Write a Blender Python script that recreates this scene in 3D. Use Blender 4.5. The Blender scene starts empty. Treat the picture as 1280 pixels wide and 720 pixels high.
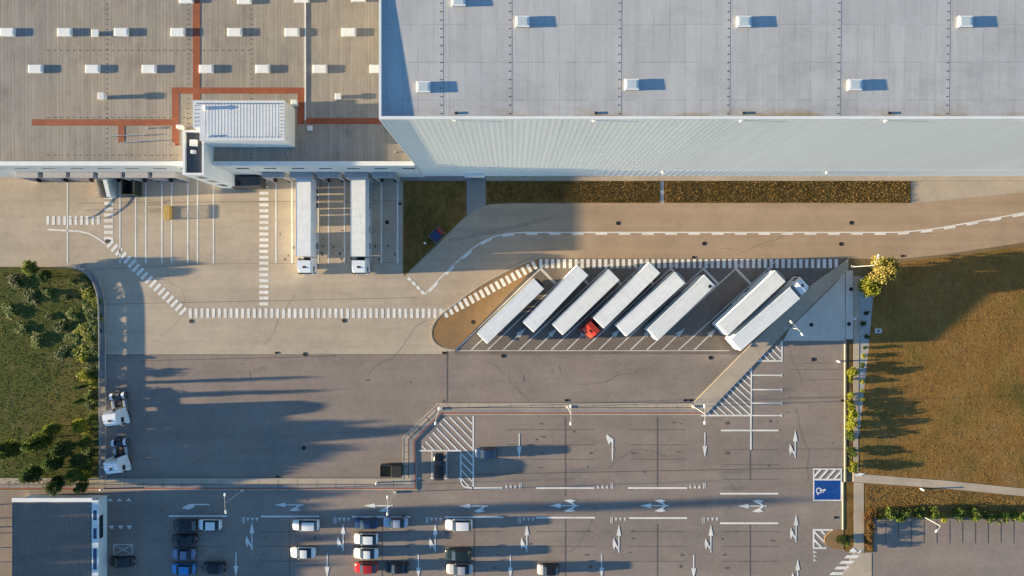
import bpy, bmesh, math, random
from mathutils import Vector, Matrix
random.seed(7)
SC = bpy.context.scene
COL = SC.collection
H, S = 103.0, 7.0          # drone height in metres, photo pixels per metre on the ground
SUN_EL, SUN_AZ = 6.1, 2.0  # sun just above the horizon in the west, a little to the south

def at(px, py, h=0.0):
    k = (H - h) / H / S
    return ((px - 640.0) * k, (360.0 - py) * k)
def pts(l, h=0.0): return [at(x, y, h) for x, y in l]

# ------------------------------------------------------------------ object helpers
def prop(o, label=None, cat=None, group=None, kind=None):
    if label: o['label'] = label
    if cat: o['category'] = cat
    if group: o['group'] = group
    if kind: o['kind'] = kind
    return o
def empty(name, x, y, z=0, rz=0, label=None, cat=None, group=None):
    o = bpy.data.objects.new(name, None); COL.objects.link(o)
    o.empty_display_size = .3
    o.location = (x, y, z); o.rotation_euler = (0, 0, rz)
    return prop(o, label, cat, group)
def copy_tree(o, parent=None):
    c = o.copy(); COL.objects.link(c)
    if parent: c.parent = parent
    for ch in list(o.children): copy_tree(ch, c)
    return c

class MB:
    def __init__(s): s.v = []; s.f = []; s.m = []; s.mi = 0
    def add(s, vs, fs):
        n = len(s.v); s.v += [tuple(p) for p in vs]
        for f in fs: s.f.append([i + n for i in f]); s.m.append(s.mi)
        return s
    def mat(s, i): s.mi = i; return s
    def box(s, x0, x1, y0, y1, z0, z1):
        return s.add([(x0,y0,z0),(x1,y0,z0),(x1,y1,z0),(x0,y1,z0),(x0,y0,z1),(x1,y0,z1),(x1,y1,z1),(x0,y1,z1)],
            [(3,2,1,0),(4,5,6,7),(0,1,5,4),(1,2,6,5),(2,3,7,6),(3,0,4,7)])
    def cbox(s, x, y, z, sx, sy, sz): return s.box(x-sx/2,x+sx/2,y-sy/2,y+sy/2,z-sz/2,z+sz/2)
    def bbox(s, x0, x1, y0, y1, z0, z1, b=.05):   # box with chamfered vertical and top edges
        def ring(d, z, c): 
            X0,X1,Y0,Y1 = x0+d,x1-d,y0+d,y1-d
            return [(X0+c,Y0,z),(X1-c,Y0,z),(X1,Y0+c,z),(X1,Y1-c,z),(X1-c,Y1,z),(X0+c,Y1,z),(X0,Y1-c,z),(X0,Y0+c,z)]
        return s.loft([ring(0,z0,b), ring(0,z1-b,b), ring(b,z1,b*.6)])
    def loft(s, rings, cap=True, close=True):
        n = len(rings[0]); base = len(s.v); vs = []; fs = []
        for r in rings: vs += r
        for i in range(len(rings)-1):
            for j in range(n if close else n-1):
                k = (j+1) % n
                fs.append((i*n+j, i*n+k, (i+1)*n+k, (i+1)*n+j))
        if cap: fs.append(tuple(range(n-1,-1,-1))); fs.append(tuple((len(rings)-1)*n+j for j in range(n)))
        return s.add(vs, fs)
    def prism(s, p, z0, z1):
        if area(p) < 0: p = p[::-1]
        n = len(p)
        vs = [(x,y,z0) for x,y in p] + [(x,y,z1) for x,y in p]
        fs = [tuple(range(n,2*n))] + [(i,(i+1)%n,n+(i+1)%n,n+i) for i in range(n)]
        return s.add(vs, fs)
    def flat(s, p, z):
        if area(p) < 0: p = p[::-1]
        return s.add([(x,y,z) for x,y in p], [tuple(range(len(p)))])
    def rect(s, x0, y0, x1, y1, z):
        return s.flat([(x0,y0),(x1,y0),(x1,y1),(x0,y1)], z)
    def tube(s, p0, p1, r0, r1=None, n=8):
        r1 = r0 if r1 is None else r1
        a, b = Vector(p0), Vector(p1); d = (b-a).normalized()
        u = d.orthogonal().normalized(); w = d.cross(u)
        rings = [[tuple(c + (u*math.cos(t)+w*math.sin(t))*r) for t in [2*math.pi*i/n for i in range(n)]] for c, r in ((a,r0),(b,r1))]
        return s.loft(rings)
    def path(s, ps, r, n=6):
        for a, b in zip(ps, ps[1:]): s.tube(a, b, r, n=n)
        return s
    def disc(s, x, y, z, r, n=20, h=0):
        ring = [(x+r*math.cos(2*math.pi*i/n), y+r*math.sin(2*math.pi*i/n)) for i in range(n)]
        return s.prism(ring, z, z+h) if h else s.flat(ring, z)
    def line(s, line, w, z, closed=False):        # flat strip along a polyline, mitred
        P = [Vector(p) for p in line]; n = len(P); L=[]; R=[]
        for i in range(n):
            a = P[i-1] if (i>0 or closed) else None; b = P[(i+1)%n] if (i<n-1 or closed) else None
            d0 = (P[i]-a).normalized() if a is not None else None
            d1 = (b-P[i]).normalized() if b is not None else None
            d = ((d0 or d1)+(d1 or d0)).normalized()
            nn = Vector((-d.y,d.x)); k = 1/max(.4, nn.dot(Vector((-(d1 or d0).y,(d1 or d0).x))))
            L.append(P[i]+nn*w/2*k); R.append(P[i]-nn*w/2*k)
        m = n if closed else n-1
        vs = [(p.x,p.y,z) for p in L]+[(p.x,p.y,z) for p in R]
        return s.add(vs, [(n+i, n+(i+1)%n, (i+1)%n, i) for i in range(m)])
    def build(s, name, mats, parent=None, smooth=False, loc=None):
        me = bpy.data.meshes.new(name)
        me.from_pydata(s.v, [], s.f); me.update()
        for m in (mats if isinstance(mats,(list,tuple)) else [mats]): me.materials.append(m)
        me.polygons.foreach_set('material_index', s.m)
        if smooth: me.polygons.foreach_set('use_smooth', [True]*len(s.f))
        o = bpy.data.objects.new(name, me); COL.objects.link(o)
        if parent: o.parent = parent
        if loc: o.location = loc
        return o
def area(p): return sum(p[i][0]*p[(i+1)%len(p)][1]-p[(i+1)%len(p)][0]*p[i][1] for i in range(len(p)))/2
def offset(line, d):
    P=[Vector(p) for p in line]; out=[]
    for i in range(len(P)):
        d0=(P[i]-P[i-1]).normalized() if i>0 else (P[1]-P[0]).normalized()
        d1=(P[i+1]-P[i]).normalized() if i<len(P)-1 else d0
        t=(d0+d1).normalized(); n=Vector((-t.y,t.x)); k=1/max(.4,n.dot(Vector((-d1.y,d1.x))))
        out.append(tuple(P[i]+n*d*k))
    return out
def smooth_line(l, n=6):                          # Catmull-Rom through the points
    out=[]
    for i in range(len(l)-1):
        p0=Vector(l[max(i-1,0)]);p1=Vector(l[i]);p2=Vector(l[i+1]);p3=Vector(l[min(i+2,len(l)-1)])
        for k in range(n):
            t=k/n
            q=.5*((2*p1)+(p2-p0)*t+(2*p0-5*p1+4*p2-p3)*t*t+(3*p1-p0-3*p2+p3)*t**3); out.append(tuple(q))
    out.append(tuple(l[-1])); return out
def hatch(mb, poly, ang, gap, w, z, phase=0):
    d=Vector((math.cos(ang),math.sin(ang))); n=Vector((-d.y,d.x))
    ks=[n.dot(Vector(p)) for p in poly]; k=min(ks)+phase
    while k<max(ks):
        ts=[]
        for i in range(len(poly)):
            a=Vector(poly[i]);b=Vector(poly[(i+1)%len(poly)]); ka,kb=n.dot(a)-k,n.dot(b)-k
            if (ka<0)!=(kb<0): ts.append(d.dot(a+(b-a)*(ka/(ka-kb))))
        ts.sort()
        for t0,t1 in zip(ts[::2],ts[1::2]):
            if t1-t0>.3: mb.line([tuple(d*t0+n*k),tuple(d*t1+n*k)],w,z)
        k+=gap

# ------------------------------------------------------------------ materials
class NT:
    def __init__(s, name):
        s.m = bpy.data.materials.new(name); s.m.use_nodes = True
        s.t = s.m.node_tree; s.b = s.t.nodes['Principled BSDF']
    def n(s, typ, **k):
        o = s.t.nodes.new(typ)
        for a, v in k.items(): setattr(o, a, v)
        return o
    def l(s, a, b): s.t.links.new(a, b)
    def set(s, inp, v):
        if hasattr(v, 'is_linked') or hasattr(v, 'links'): s.l(v, inp)
        else: inp.default_value = v
    def pos(s, world=True, sc=(1,1,1)):
        o = s.n('ShaderNodeNewGeometry').outputs['Position'] if world else s.n('ShaderNodeTexCoord').outputs['Object']
        if sc == (1,1,1): return o
        m = s.n('ShaderNodeVectorMath', operation='MULTIPLY'); s.l(o, m.inputs[0]); m.inputs[1].default_value = sc
        return m.outputs[0]
    def noise(s, vec, scale, detail=4, rough=.6):
        o = s.n('ShaderNodeTexNoise'); s.l(vec, o.inputs['Vector'])
        o.inputs['Scale'].default_value = scale; o.inputs['Detail'].default_value = detail; o.inputs['Roughness'].default_value = rough
        return o.outputs['Fac']
    def math(s, op, a, b=0.0, c=None):
        o = s.n('ShaderNodeMath', operation=op); s.set(o.inputs[0], a); s.set(o.inputs[1], b)
        if c is not None: s.set(o.inputs[2], c)
        return o.outputs[0]
    def mr(s, v, a, b, c=0., d=1.):
        o = s.n('ShaderNodeMapRange'); s.l(v, o.inputs[0])
        for i, x in enumerate((a,b,c,d)): o.inputs[i+1].default_value = x
        return o.outputs[0]
    def mix(s, f, a, b, mode='MIX'):
        o = s.n('ShaderNodeMix', data_type='RGBA', blend_type=mode)
        s.set(o.inputs[0], f)
        for i, c in ((6,a),(7,b)):
            if isinstance(c, (tuple,list)): o.inputs[i].default_value = (*c[:3],1)
            else: s.l(c, o.inputs[i])
        return o.outputs[2]
    def mul(s, col, v):     # multiply a colour by a scalar socket
        c = s.n('ShaderNodeCombineColor')
        for i in range(3): s.l(v, c.inputs[i])
        return s.mix(1.0, col, c.outputs[0], 'MULTIPLY')
    def bump(s, h, dist=.02, strength=.5):
        o = s.n('ShaderNodeBump'); s.l(h, o.inputs['Height']); o.inputs['Distance'].default_value = dist; o.inputs['Strength'].default_value = strength
        s.l(o.outputs[0], s.b.inputs['Normal'])
    def done(s, col, rough=.9, metal=0., spec=.3):
        s.set(s.b.inputs['Base Color'], (*col,1) if isinstance(col,(tuple,list)) else col)
        s.set(s.b.inputs['Roughness'], rough); s.b.inputs['Metallic'].default_value = metal
        s.b.inputs['Specular IOR Level'].default_value = spec
        return s.m
def plain(name, c, rough=.5, metal=0., spec=.4, var=.12, scale=3.):
    t = NT(name); p = t.pos(False)
    v = t.mr(t.noise(p, scale, 5), .3, .7, 1-var, 1+var*.4)
    return t.done(t.mul(t.mix(0.0, c, c), v), rough, metal, spec)
def paving(name, c1, c2, scale=.08, grain=.16, streak=None, stain=.25, cracks=0., spec=.05, speck=9., blend=None):
    """worn ground surface: broad tone patches, stretched wheel tracks, grain and stains"""
    t = NT(name); p = t.pos()
    col = t.mix(t.mr(t.noise(p, scale, 5, .62), .34, .66), c1, c2)
    g = t.mr(t.noise(p, speck, 3, .7), .25, .75, 1-grain, 1+grain)
    g2 = t.mr(t.noise(p, 1.3, 5, .7), .3, .7, 1-grain*.6, 1+grain*.6)
    v = t.math('MULTIPLY', g, g2)
    if streak:
        s1 = t.mr(t.noise(t.pos(True, streak), 1., 5, .65), .32, .68, .88, 1.09)
        v = t.math('MULTIPLY', v, s1)
    if stain:
        st = t.mr(t.noise(p, .55, 6, .75), .60, .74, 1., 1-stain)
        v = t.math('MULTIPLY', v, st)
    blot = t.mr(t.noise(t.pos(True,(1,1,1)), .17, 6, .78), .40, .62, .93, 1.06)
    v = t.math('MULTIPLY', v, blot)
    if blend:     # tone drifts from the yard's to the road's along the carriageway
        sx = t.n('ShaderNodeSeparateXYZ'); t.l(p, sx.inputs[0]); col = t.mix(t.mr(sx.outputs[0], -22, 14), blend, col)
    if cracks:
        vo = t.n('ShaderNodeTexVoronoi', feature='DISTANCE_TO_EDGE'); t.l(t.pos(True,(.11,.14,.1)), vo.inputs['Vector']); vo.inputs['Scale'].default_value = 1
        v = t.math('MULTIPLY', v, t.mr(vo.outputs['Distance'], .0, .012, 1-cracks, 1.))
    t.bump(t.noise(p, 14, 3), .004, .25)
    return t.done(t.mul(col, v), .93, 0, spec)
M = {}
M['ground']  = paving('dry_soil', (.17,.12,.06), (.24,.17,.09), .05, .25, stain=.3)
M['concrete']= paving('yard_concrete', (.47,.385,.29), (.425,.35,.275), .05, .09, (.02,.30,1), .14)
M['asphalt'] = paving('worn_asphalt', (.285,.227,.19), (.245,.205,.18), .06, .13, (.03,.22,1), .22)
M['roadway'] = paving('road_asphalt', (.41,.295,.20), (.36,.262,.18), .06, .07, (.012,.42,1), .10, blend=(.445,.365,.28))
M['bayfloor']= paving('truck_bay_asphalt', (.205,.165,.14), (.175,.145,.125), .08, .14, (.25,.25,1), .3)
M['island']  = paving('brown_gravel_asphalt', (.285,.165,.075), (.225,.155,.095), .12, .16, None, .2)
M['path']    = paving('footpath_concrete', (.46,.375,.285), (.39,.325,.26), .12, .08, None, .2)
M['greypath']= paving('grey_paving', (.30,.275,.25), (.26,.24,.225), .15, .1, None, .15)
M['lilac']   = paving('pale_block_paving', (.62,.55,.48), (.56,.50,.44), .2, .1, None, .12, 0, .05, 6.)
M['gravel']  = paving('grey_gravel', (.42,.41,.40), (.33,.33,.33), .4, .28, None, .15)
M['kerb']    = paving('kerb_stone', (.44,.38,.30), (.38,.33,.27), .4, .08, None, .2)
M['redkerb'] = paving('red_kerb_paint', (.34,.105,.075), (.28,.11,.085), .5, .15, None, .3)
M['soil']    = paving('mulch_soil', (.15,.095,.045), (.10,.07,.035), .6, .3, None, .2)
M['darkline']= paving('sealed_joint', (.10,.085,.075), (.14,.115,.1), .7, .2, None, 0)
M['stain'] = paving('oil_stained_asphalt', (.12,.10,.09), (.17,.14,.12), .8, .25, None, 0)
M['tyremark'] = paving('tyre_marked_asphalt', (.25,.205,.175), (.29,.24,.2), .8, .25, None, 0)
def paint(name, c, wear=.55):
    t = NT(name); p = t.pos()
    w = t.mr(t.noise(p, 1.7, 7, .8), .52, .70, 0, wear)
    w2 = t.mr(t.noise(p, .22, 4), .35, .65, .84, 1.04)
    return t.done(t.mul(t.mix(w, c, (.27,.23,.19)), w2), .8, 0, .05)
M['paint'] = paint('white_road_paint', (.78,.75,.70))
M['oldpaint'] = paint('worn_road_paint', (.66,.62,.57), .8)
M['blue'] = paint('blue_road_paint', (.012,.075,.30), .35)
M['yellowpaint'] = paint('yellow_road_paint', (.62,.36,.06), .8)
def lawn(name, c1, c2, c3, sc=.18):
    t = NT(name); p = t.pos()
    a = t.mix(t.mr(t.noise(p, sc, 6, .65), .36, .64), c1, c2)
    a = t.mix(t.mr(t.noise(p, .06, 6, .7), .50, .66), a, c3)
    a = t.mix(t.mr(t.noise(p, .11, 7, .75), .58, .70, 0, .55), a, (.27,.20,.12))
    a = t.mix(t.mr(t.noise(t.pos(True,(.25,1.6,1)), .5, 4, .6), .52, .68, 0, .35), a, c1)
    g = t.math('MULTIPLY', t.mr(t.noise(p, 7., 4, .8), .3, .7, .55, 1.4), t.mr(t.noise(t.pos(True,(.9,.25,1)), 2., 5, .75), .3, .7, .75, 1.2))
    t.bump(t.noise(p, 5, 4), .05, .5)
    return t.done(t.mul(a, g), 1., 0, .05)
M['lawn']  = lawn('dry_lawn', (.215,.112,.032), (.27,.155,.05), (.13,.105,.028))
M['bed']   = lawn('dry_bed_grass', (.16,.088,.026), (.24,.14,.045), (.09,.07,.02), .5)
M['verge'] = lawn('green_verge', (.055,.075,.02), (.10,.095,.03), (.14,.115,.04), .4)
def roof_brown():
    t = NT('brown_roof_sheet'); p = t.pos()
    sx = t.n('ShaderNodeSeparateXYZ'); t.l(p, sx.inputs[0])
    col = t.mix(t.mr(t.noise(p, .06, 5), .35, .65), (.315,.285,.25), (.365,.31,.248))
    u = t.math('DIVIDE', sx.outputs[0], .56); fr = t.math('FRACT', u); fl = t.math('FLOOR', u)
    wn = t.n('ShaderNodeTexWhiteNoise', noise_dimensions='1D'); t.l(fl, wn.inputs['W'])
    tone = t.mr(wn.outputs['Value'], 0, 1, .93, 1.06)
    rib_shade = t.mr(wn.outputs['Value'], 0, 1, .95, .62)
    seam = t.math('LESS_THAN', fr, .13)  # dark line at each seam paints in the shadow of its rib
    v = t.math('MULTIPLY', tone, t.math('ADD', t.math('MULTIPLY', seam, rib_shade), t.math('SUBTRACT', 1., seam)))
    st = t.mr(t.noise(t.pos(True,(1,.16,1)), .9, 6, .7), .35, .7, 1.06, .84)
    v = t.math('MULTIPLY', v, st)
    v = t.math('MULTIPLY', v, t.mr(t.noise(p, 6, 3), .3, .7, .92, 1.08))
    v = t.math('MULTIPLY', v, t.mr(t.noise(p, .2, 7, .75), .50, .68, 1.0, .80))
    v = t.math('MULTIPLY', v, t.mr(t.noise(t.pos(True,(1.5,.1,1)), 1., 4, .7), .58, .72, 1.0, .86))
    return t.done(t.mul(col, v), .9, 0, .05)
M['roofbrown'] = roof_brown()
def roof_grey():
    t = NT('grey_roof_membrane'); p = t.pos()
    sx = t.n('ShaderNodeSeparateXYZ'); t.l(p, sx.inputs[0])
    u = t.math('DIVIDE', sx.outputs[0], 1.86); fl = t.math('FLOOR', u)
    vf = t.math('FLOOR', t.math('DIVIDE', sx.outputs[1], 4.45))
    cv = t.n('ShaderNodeCombineXYZ'); t.l(fl, cv.inputs[0]); t.l(vf, cv.inputs[1])
    wn = t.n('ShaderNodeTexWhiteNoise', noise_dimensions='3D'); t.l(cv.outputs[0], wn.inputs['Vector'])
    tone = t.mr(wn.outputs['Value'], 0, 1, .95, 1.035)
    fu = t.math('FRACT', u); e = t.math('LESS_THAN', fu, .05)
    fv = t.math('FRACT', t.math('DIVIDE', sx.outputs[1], 4.45)); e2 = t.math('LESS_THAN', fv, .025)
    edge = t.math('SUBTRACT', 1., t.math('MULTIPLY', t.math('MAXIMUM', e, e2), t.mr(t.noise(p, .5, 3), .35, .6, .0, .22)))
    rib = t.math('SINE', t.math('MULTIPLY', sx.outputs[0], 2*math.pi/.31))
    south = t.math('LESS_THAN', sx.outputs[1], 27.5)
    ribv = t.math('ADD', 1., t.math('MULTIPLY', t.math('MULTIPLY', rib, .045), t.math('ADD', .35, t.math('MULTIPLY', south, .65))))
    col = t.mix(t.mr(t.noise(p, .11, 5), .35, .65), (.43,.425,.43), (.465,.46,.455))
    dirt = t.math('MULTIPLY', t.mr(sx.outputs[1], 20.4, 21.6, 1., 0.), t.mr(t.noise(t.pos(True,(.3,1,1)), .6, 4), .45, .62))
    col = t.mix(dirt, col, (.34,.25,.15))
    v = t.math('MULTIPLY', t.math('MULTIPLY', tone, edge), ribv)
    v = t.math('MULTIPLY', v, t.mr(t.noise(t.pos(True,(1,.12,1)), .8, 6, .7), .3, .7, .90, 1.07))
    v = t.math('MULTIPLY', v, t.mr(t.noise(t.pos(True,(.5,1,1)), .16, 7, .72), .52, .70, 1.0, .84))
    v = t.math('MULTIPLY', v, t.mr(t.noise(p, 3.2, 5, .7), .3, .7, .95, 1.05))
    return t.done(t.mul(col, v), .9, 0, .05)
M['roofgrey'] = roof_grey()
M['seam'] = plain('dark_roof_fastener', (.05,.05,.06), .8)
M['seamline'] = plain('roof_seam_strip', (.20,.20,.23), .8)
M['walkway'] = plain('red_roof_walkway', (.29,.085,.04), .9, var=.25, scale=.8)
def clad():
    t = NT('pale_wall_cladding'); p = t.pos(); sx = t.n('ShaderNodeSeparateXYZ'); t.l(p, sx.inputs[0])
    v = t.mr(t.noise(t.pos(True,(1.1,1,.05)), 1., 5, .7), .32, .7, 1.03, .93)
    run = t.math('MULTIPLY', t.mr(t.noise(t.pos(True,(2.6,1,.02)), 1., 3, .6), .60, .72, 0., .16), t.mr(sx.outputs[2], 5, 34, .2, 1.))
    v = t.math('MULTIPLY', v, t.math('SUBTRACT', 1., run))
    jz = t.math('LESS_THAN', t.math('FRACT', t.math('DIVIDE', sx.outputs[2], 9.8)), .006)
    jx = t.math('LESS_THAN', t.math('FRACT', t.math('DIVIDE', sx.outputs[0], 6.0)), .010)
    v = t.math('MULTIPLY', v, t.math('SUBTRACT', 1., t.math('MULTIPLY', t.math('MAXIMUM', jz, jx), .10)))
    fl = t.math('FLOOR', t.math('DIVIDE', sx.outputs[0], 6.0)); wn = t.n('ShaderNodeTexWhiteNoise', noise_dimensions='1D'); t.l(fl, wn.inputs['W'])
    v = t.math('MULTIPLY', v, t.mr(wn.outputs['Value'], 0, 1, .975, 1.015))
    return t.done(t.mul(t.mix(0., (.84,.83,.785), (.84,.83,.785)), v), .7, 0, .06)
M['cladding'] = clad()
M['westclad'] = plain('dull_grey_cladding', (.16,.17,.18), .7, 0, .05, .08, .3)  # unseen side walls, darkened to cut light bounced onto the brown roof
M['plinth'] = plain('plinth_cladding', (.76,.78,.78), .7, 0, .06, .05, .3)
M['white'] = plain('white_coated_sheet', (.76,.76,.74), .7, 0, .06, .08, .5)
M['whitewall'] = plain('white_wall_panel', (.66,.67,.66), .7, 0, .06, .07, .4)
M['ribbed'] = plain('ribbed_roof_sheet', (.62,.64,.66), .7, 0, .06, .08, .6)
M['shelter'] = plain('grey_dock_shelter', (.36,.35,.37), .8, var=.15)
M['dark'] = plain('black_rubber', (.02,.02,.022), .8)
M['darkgrey'] = plain('dark_grey_metal', (.055,.06,.07), .6)
M['darkroof'] = plain('dark_bitumen_roof', (.10,.10,.105), .85, var=.2)
M['glass'] = plain('dark_glass', (.02,.028,.04), .08, 0, .6, .05)
M['winblue'] = plain('blue_window_glass', (.035,.06,.13), .1, 0, .6, .05)
M['dome'] = plain('translucent_skylight_dome', (.50,.56,.58), .3, 0, .5, .08)
M['metal'] = plain('galvanised_steel', (.45,.46,.47), .45, .6, .5, .12)
M['lampwhite'] = plain('white_lamp_enamel', (.74,.74,.73), .45)
def trailer_roof(name, c, c2):
    t = NT(name); p = t.pos(False); oi = t.n('ShaderNodeObjectInfo')
    sx = t.n('ShaderNodeSeparateXYZ'); t.l(p, sx.inputs[0])
    off = t.n('ShaderNodeVectorMath', operation='ADD'); t.l(p, off.inputs[0]); cv = t.n('ShaderNodeCombineXYZ'); t.l(t.math('MULTIPLY', oi.outputs['Random'], 50.), cv.inputs[0]); t.l(cv.outputs[0], off.inputs[1])
    q = off.outputs[0]
    col = t.mix(t.mr(oi.outputs['Random'], 0, 1), c, c2)
    v = t.mr(t.noise(q, .7, 6, .7), .38, .72, 1.0, .88)
    mm = t.n('ShaderNodeVectorMath', operation='MULTIPLY'); t.l(q, mm.inputs[0]); mm.inputs[1].default_value = (.5,3.5,1)
    v = t.math('MULTIPLY', v, t.mr(t.noise(mm.outputs[0], 1., 5, .7), .5, .75, 1.0, .82))
    jx = t.math('LESS_THAN', t.math('FRACT', t.math('DIVIDE', sx.outputs[0], 1.36)), .035)
    v = t.math('MULTIPLY', v, t.math('SUBTRACT', 1., t.math('MULTIPLY', jx, t.mr(t.math('FRACT', t.math('MULTIPLY', oi.outputs['Random'], 7.)), 0, 1, .04, .20))))
    return t.done(t.mul(col, v), .7, 0, .06)
M['trailerroof'] = trailer_roof('trailer_roof_sheet', (.74,.755,.78), (.82,.82,.81))
M['trailercream'] = trailer_roof('cream_trailer_roof', (.80,.795,.77), (.74,.745,.74))
M['lampgrey'] = plain('grey_lamp_post_paint', (.42,.43,.44), .5, 0, .2)
M['trailerside'] = plain('trailer_side_panel', (.62,.66,.70), .7, 0, .06, .08, .5)
M['cabwhite'] = plain('white_cab_paint', (.74,.76,.79), .3, 0, .5, .05)
M['cabred'] = plain('red_cab_paint', (.56,.05,.025), .3, 0, .5, .05)
M['chassis'] = plain('chassis_steel', (.035,.036,.04), .6, .2)
M['redlight'] = plain('red_lamp_lens', (.35,.01,.01), .2)
M['headlight'] = plain('headlamp_lens', (.6,.62,.65), .1, .3, .6)
M['rim'] = plain('wheel_rim_alloy', (.35,.36,.38), .35, .7)
M['yellow'] = plain('yellow_steel', (.44,.28,.07), .6, var=.2)
M['greenskip'] = plain('dark_green_skip', (.02,.035,.033), .7, var=.25)
M['bark'] = plain('tree_bark', (.10,.075,.05), .95, var=.3, scale=4)
M['navy'] = plain('navy_blue_panel', (.02,.04,.11), .5)
M['redpanel'] = plain('red_panel', (.35,.03,.03), .6)
M['manhole'] = plain('cast_iron_cover', (.025,.023,.028), .7, .3, var=.3, scale=6)
M['coverconc'] = plain('pale_concrete_slab', (.55,.53,.50), .9)
def leaves(name, c1, c2, c3=None):
    t = NT(name); p = t.pos(False)
    oi = t.n('ShaderNodeObjectInfo')
    col = t.mix(t.mr(t.noise(p, 1.4, 3), .38, .62), c1, c2)
    if c3: col = t.mix(t.mr(t.noise(p, 3.1, 2), .52, .66), col, c3)
    v = t.math('MULTIPLY', t.mr(oi.outputs['Random'], 0, 1, .78, 1.2), t.mr(t.noise(p, 9., 2), .3, .7, .7, 1.25))
    c = t.mul(col, v); t.done(c, .65, 0, .25)
    tr = t.n('ShaderNodeBsdfTranslucent'); t.l(c, tr.inputs[0]); mx = t.n('ShaderNodeMixShader'); mx.inputs[0].default_value = .3
    t.l(t.b.outputs[0], mx.inputs[1]); t.l(tr.outputs[0], mx.inputs[2]); t.l(mx.outputs[0], t.t.nodes['Material Output'].inputs[0])
    return t.m
M['leafgreen'] = leaves('green_leaves', (.07,.115,.022), (.15,.19,.035), (.20,.22,.04))
M['leafdark'] = leaves('dark_green_leaves', (.04,.072,.02), (.075,.11,.028))
M['leafyellow'] = leaves('yellow_green_leaves', (.20,.22,.025), (.36,.33,.03), (.10,.15,.02))
M['leafautumn'] = leaves('autumn_leaves', (.23,.19,.045), (.29,.24,.08), (.13,.15,.03))
M['leafbrown'] = leaves('brown_dry_leaves', (.15,.075,.025), (.24,.13,.04), (.09,.06,.02))
M['tuft'] = leaves('dry_grass_blades', (.24,.15,.055), (.31,.21,.085), (.14,.125,.04))
CARPAINT = {}
def carpaint(k, c, rough=.25, metal=.1): CARPAINT[k] = plain(k+'_car_paint', c, rough, metal, .6, .03)
carpaint('white', (.74,.74,.73)); carpaint('black', (.012,.013,.016)); carpaint('silver', (.40,.43,.50), .3, .4)
carpaint('bluegrey', (.16,.20,.30), .3, .4); carpaint('brightblue', (.03,.24,.55)); carpaint('darkblue', (.02,.045,.11))
carpaint('red', (.42,.02,.02)); carpaint('darkgreen', (.015,.028,.028)); carpaint('lightgrey', (.48,.47,.46), .3, .3)

# ------------------------------------------------------------------ the setting
def sheet(name, poly, z, mat, label):
    return prop(MB().flat(poly, z).build(name, M[mat]), label, kind='structure')
def raised(name, poly, z, mat, label):
    return prop(MB().prism(poly, -.05, z).build(name, M[mat]), label, kind='structure')

prop(MB().rect(-900,-900,900,900,0).build('ground', M['ground']), 'dry bare ground stretching away around the depot', kind='structure')
sheet('car_park_asphalt', pts([(-400,443),(560,443),(560,423),(1056,423),(1056,598),(1056,690),(1090,690),(1090,648),(1500,648),(1500,900),(-400,900)]), .004, 'asphalt', 'grey brown worn asphalt of the car park and lower yard')
sheet('yard_concrete', pts([(-400,221),(505,221),(505,346),(600,260),(672,322),(560,438),(555,443),(-400,443)]), .008, 'concrete', 'pale beige concrete yard in front of the loading docks')
up = [(505,346),(545,308),(575,277),(592,262),(612,255),(640,253.5),(1137,253.5),(1180,250),(1280,240),(1500,215)]
lo = [(1500,262),(1280,303),(1180,318),(1120,324),(1057,323),(675,323),(640,334),(600,356),(560,384),(545,397),(520,395)]
sheet('road', pts(up+lo), .012, 'roadway', 'sunlit access road running past the high warehouse')
sheet('truck_bay_asphalt', pts([(569,438.5),(673,323.2),(1058,323.2),(1012,356),(927,441),(925,443),(566,443)]), .016, 'bayfloor', 'dark asphalt of the slanted trailer parking bays')
raised('wall_foot_pavement', pts([(500,219.5),(583,219.5),(583,226),(500,226)])[::1], .05, 'greypath', 'narrow grey pavement at the foot of the dock wall')
raised('wall_base_strip', pts([(607.5,219.5),(1500,219.5),(1500,226),(607.5,226)]), .05, 'path', 'narrow sunlit pavement strip along the high warehouse wall')
raised('entry_path', pts([(583.3,219.5),(607.2,219.5),(607.2,256.5),(583.3,268)]), .06, 'greypath', 'grey paved path from the road to the warehouse door')
raised('corner_bed', pts([(504,226.3),(582.8,226.3),(582.8,268.5),(545,305),(508,341),(504,342)]), .08, 'bed', 'dark grass bed beside the loading dock corner')
raised('wall_bed', pts([(608.2,226.3),(825,226.3),(825,253.8),(640,254),(612,255.5),(608.2,257)]), .08, 'bed', 'brown dry grass bed under the high warehouse wall')
raised('wall_bed', pts([(830,226.3),(1138,226.3),(1137,253.8),(830,253.8)]), .08, 'bed', 'longer brown dry grass bed under the high warehouse wall')
raised('bed_crossing_strip', pts([(825.3,226.3),(829.7,226.3),(829.7,254),(825.3,254)]), .085, 'gravel', 'narrow gravel strip dividing the grass beds')
raised('east_apron', pts([(1138.4,226.3),(1500,226.3),(1500,232),(1280,240.5),(1180,250.5),(1138.4,254)]), .03, 'path', 'beige paved apron beyond the grass bed')
# brown island with rounded nose
isl = smooth_line([(569,437),(553,434),(542,425),(540.5,412),(547,399),(562,386),(600,358),(640,336.5),(668,325)],5)+[(672,325.5),(674,329)]
raised('traffic_island', pts(isl), .10, 'island', 'brown surfaced traffic island with a rounded nose')
k = MB(); ip = pts(isl[:-2]); k.prism(offset(ip,-.02)+offset(ip,.28)[::-1], -.05, .13); prop(k.build('island_kerb', M['kerb']), 'pale kerb round the brown traffic island', kind='structure')
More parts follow.
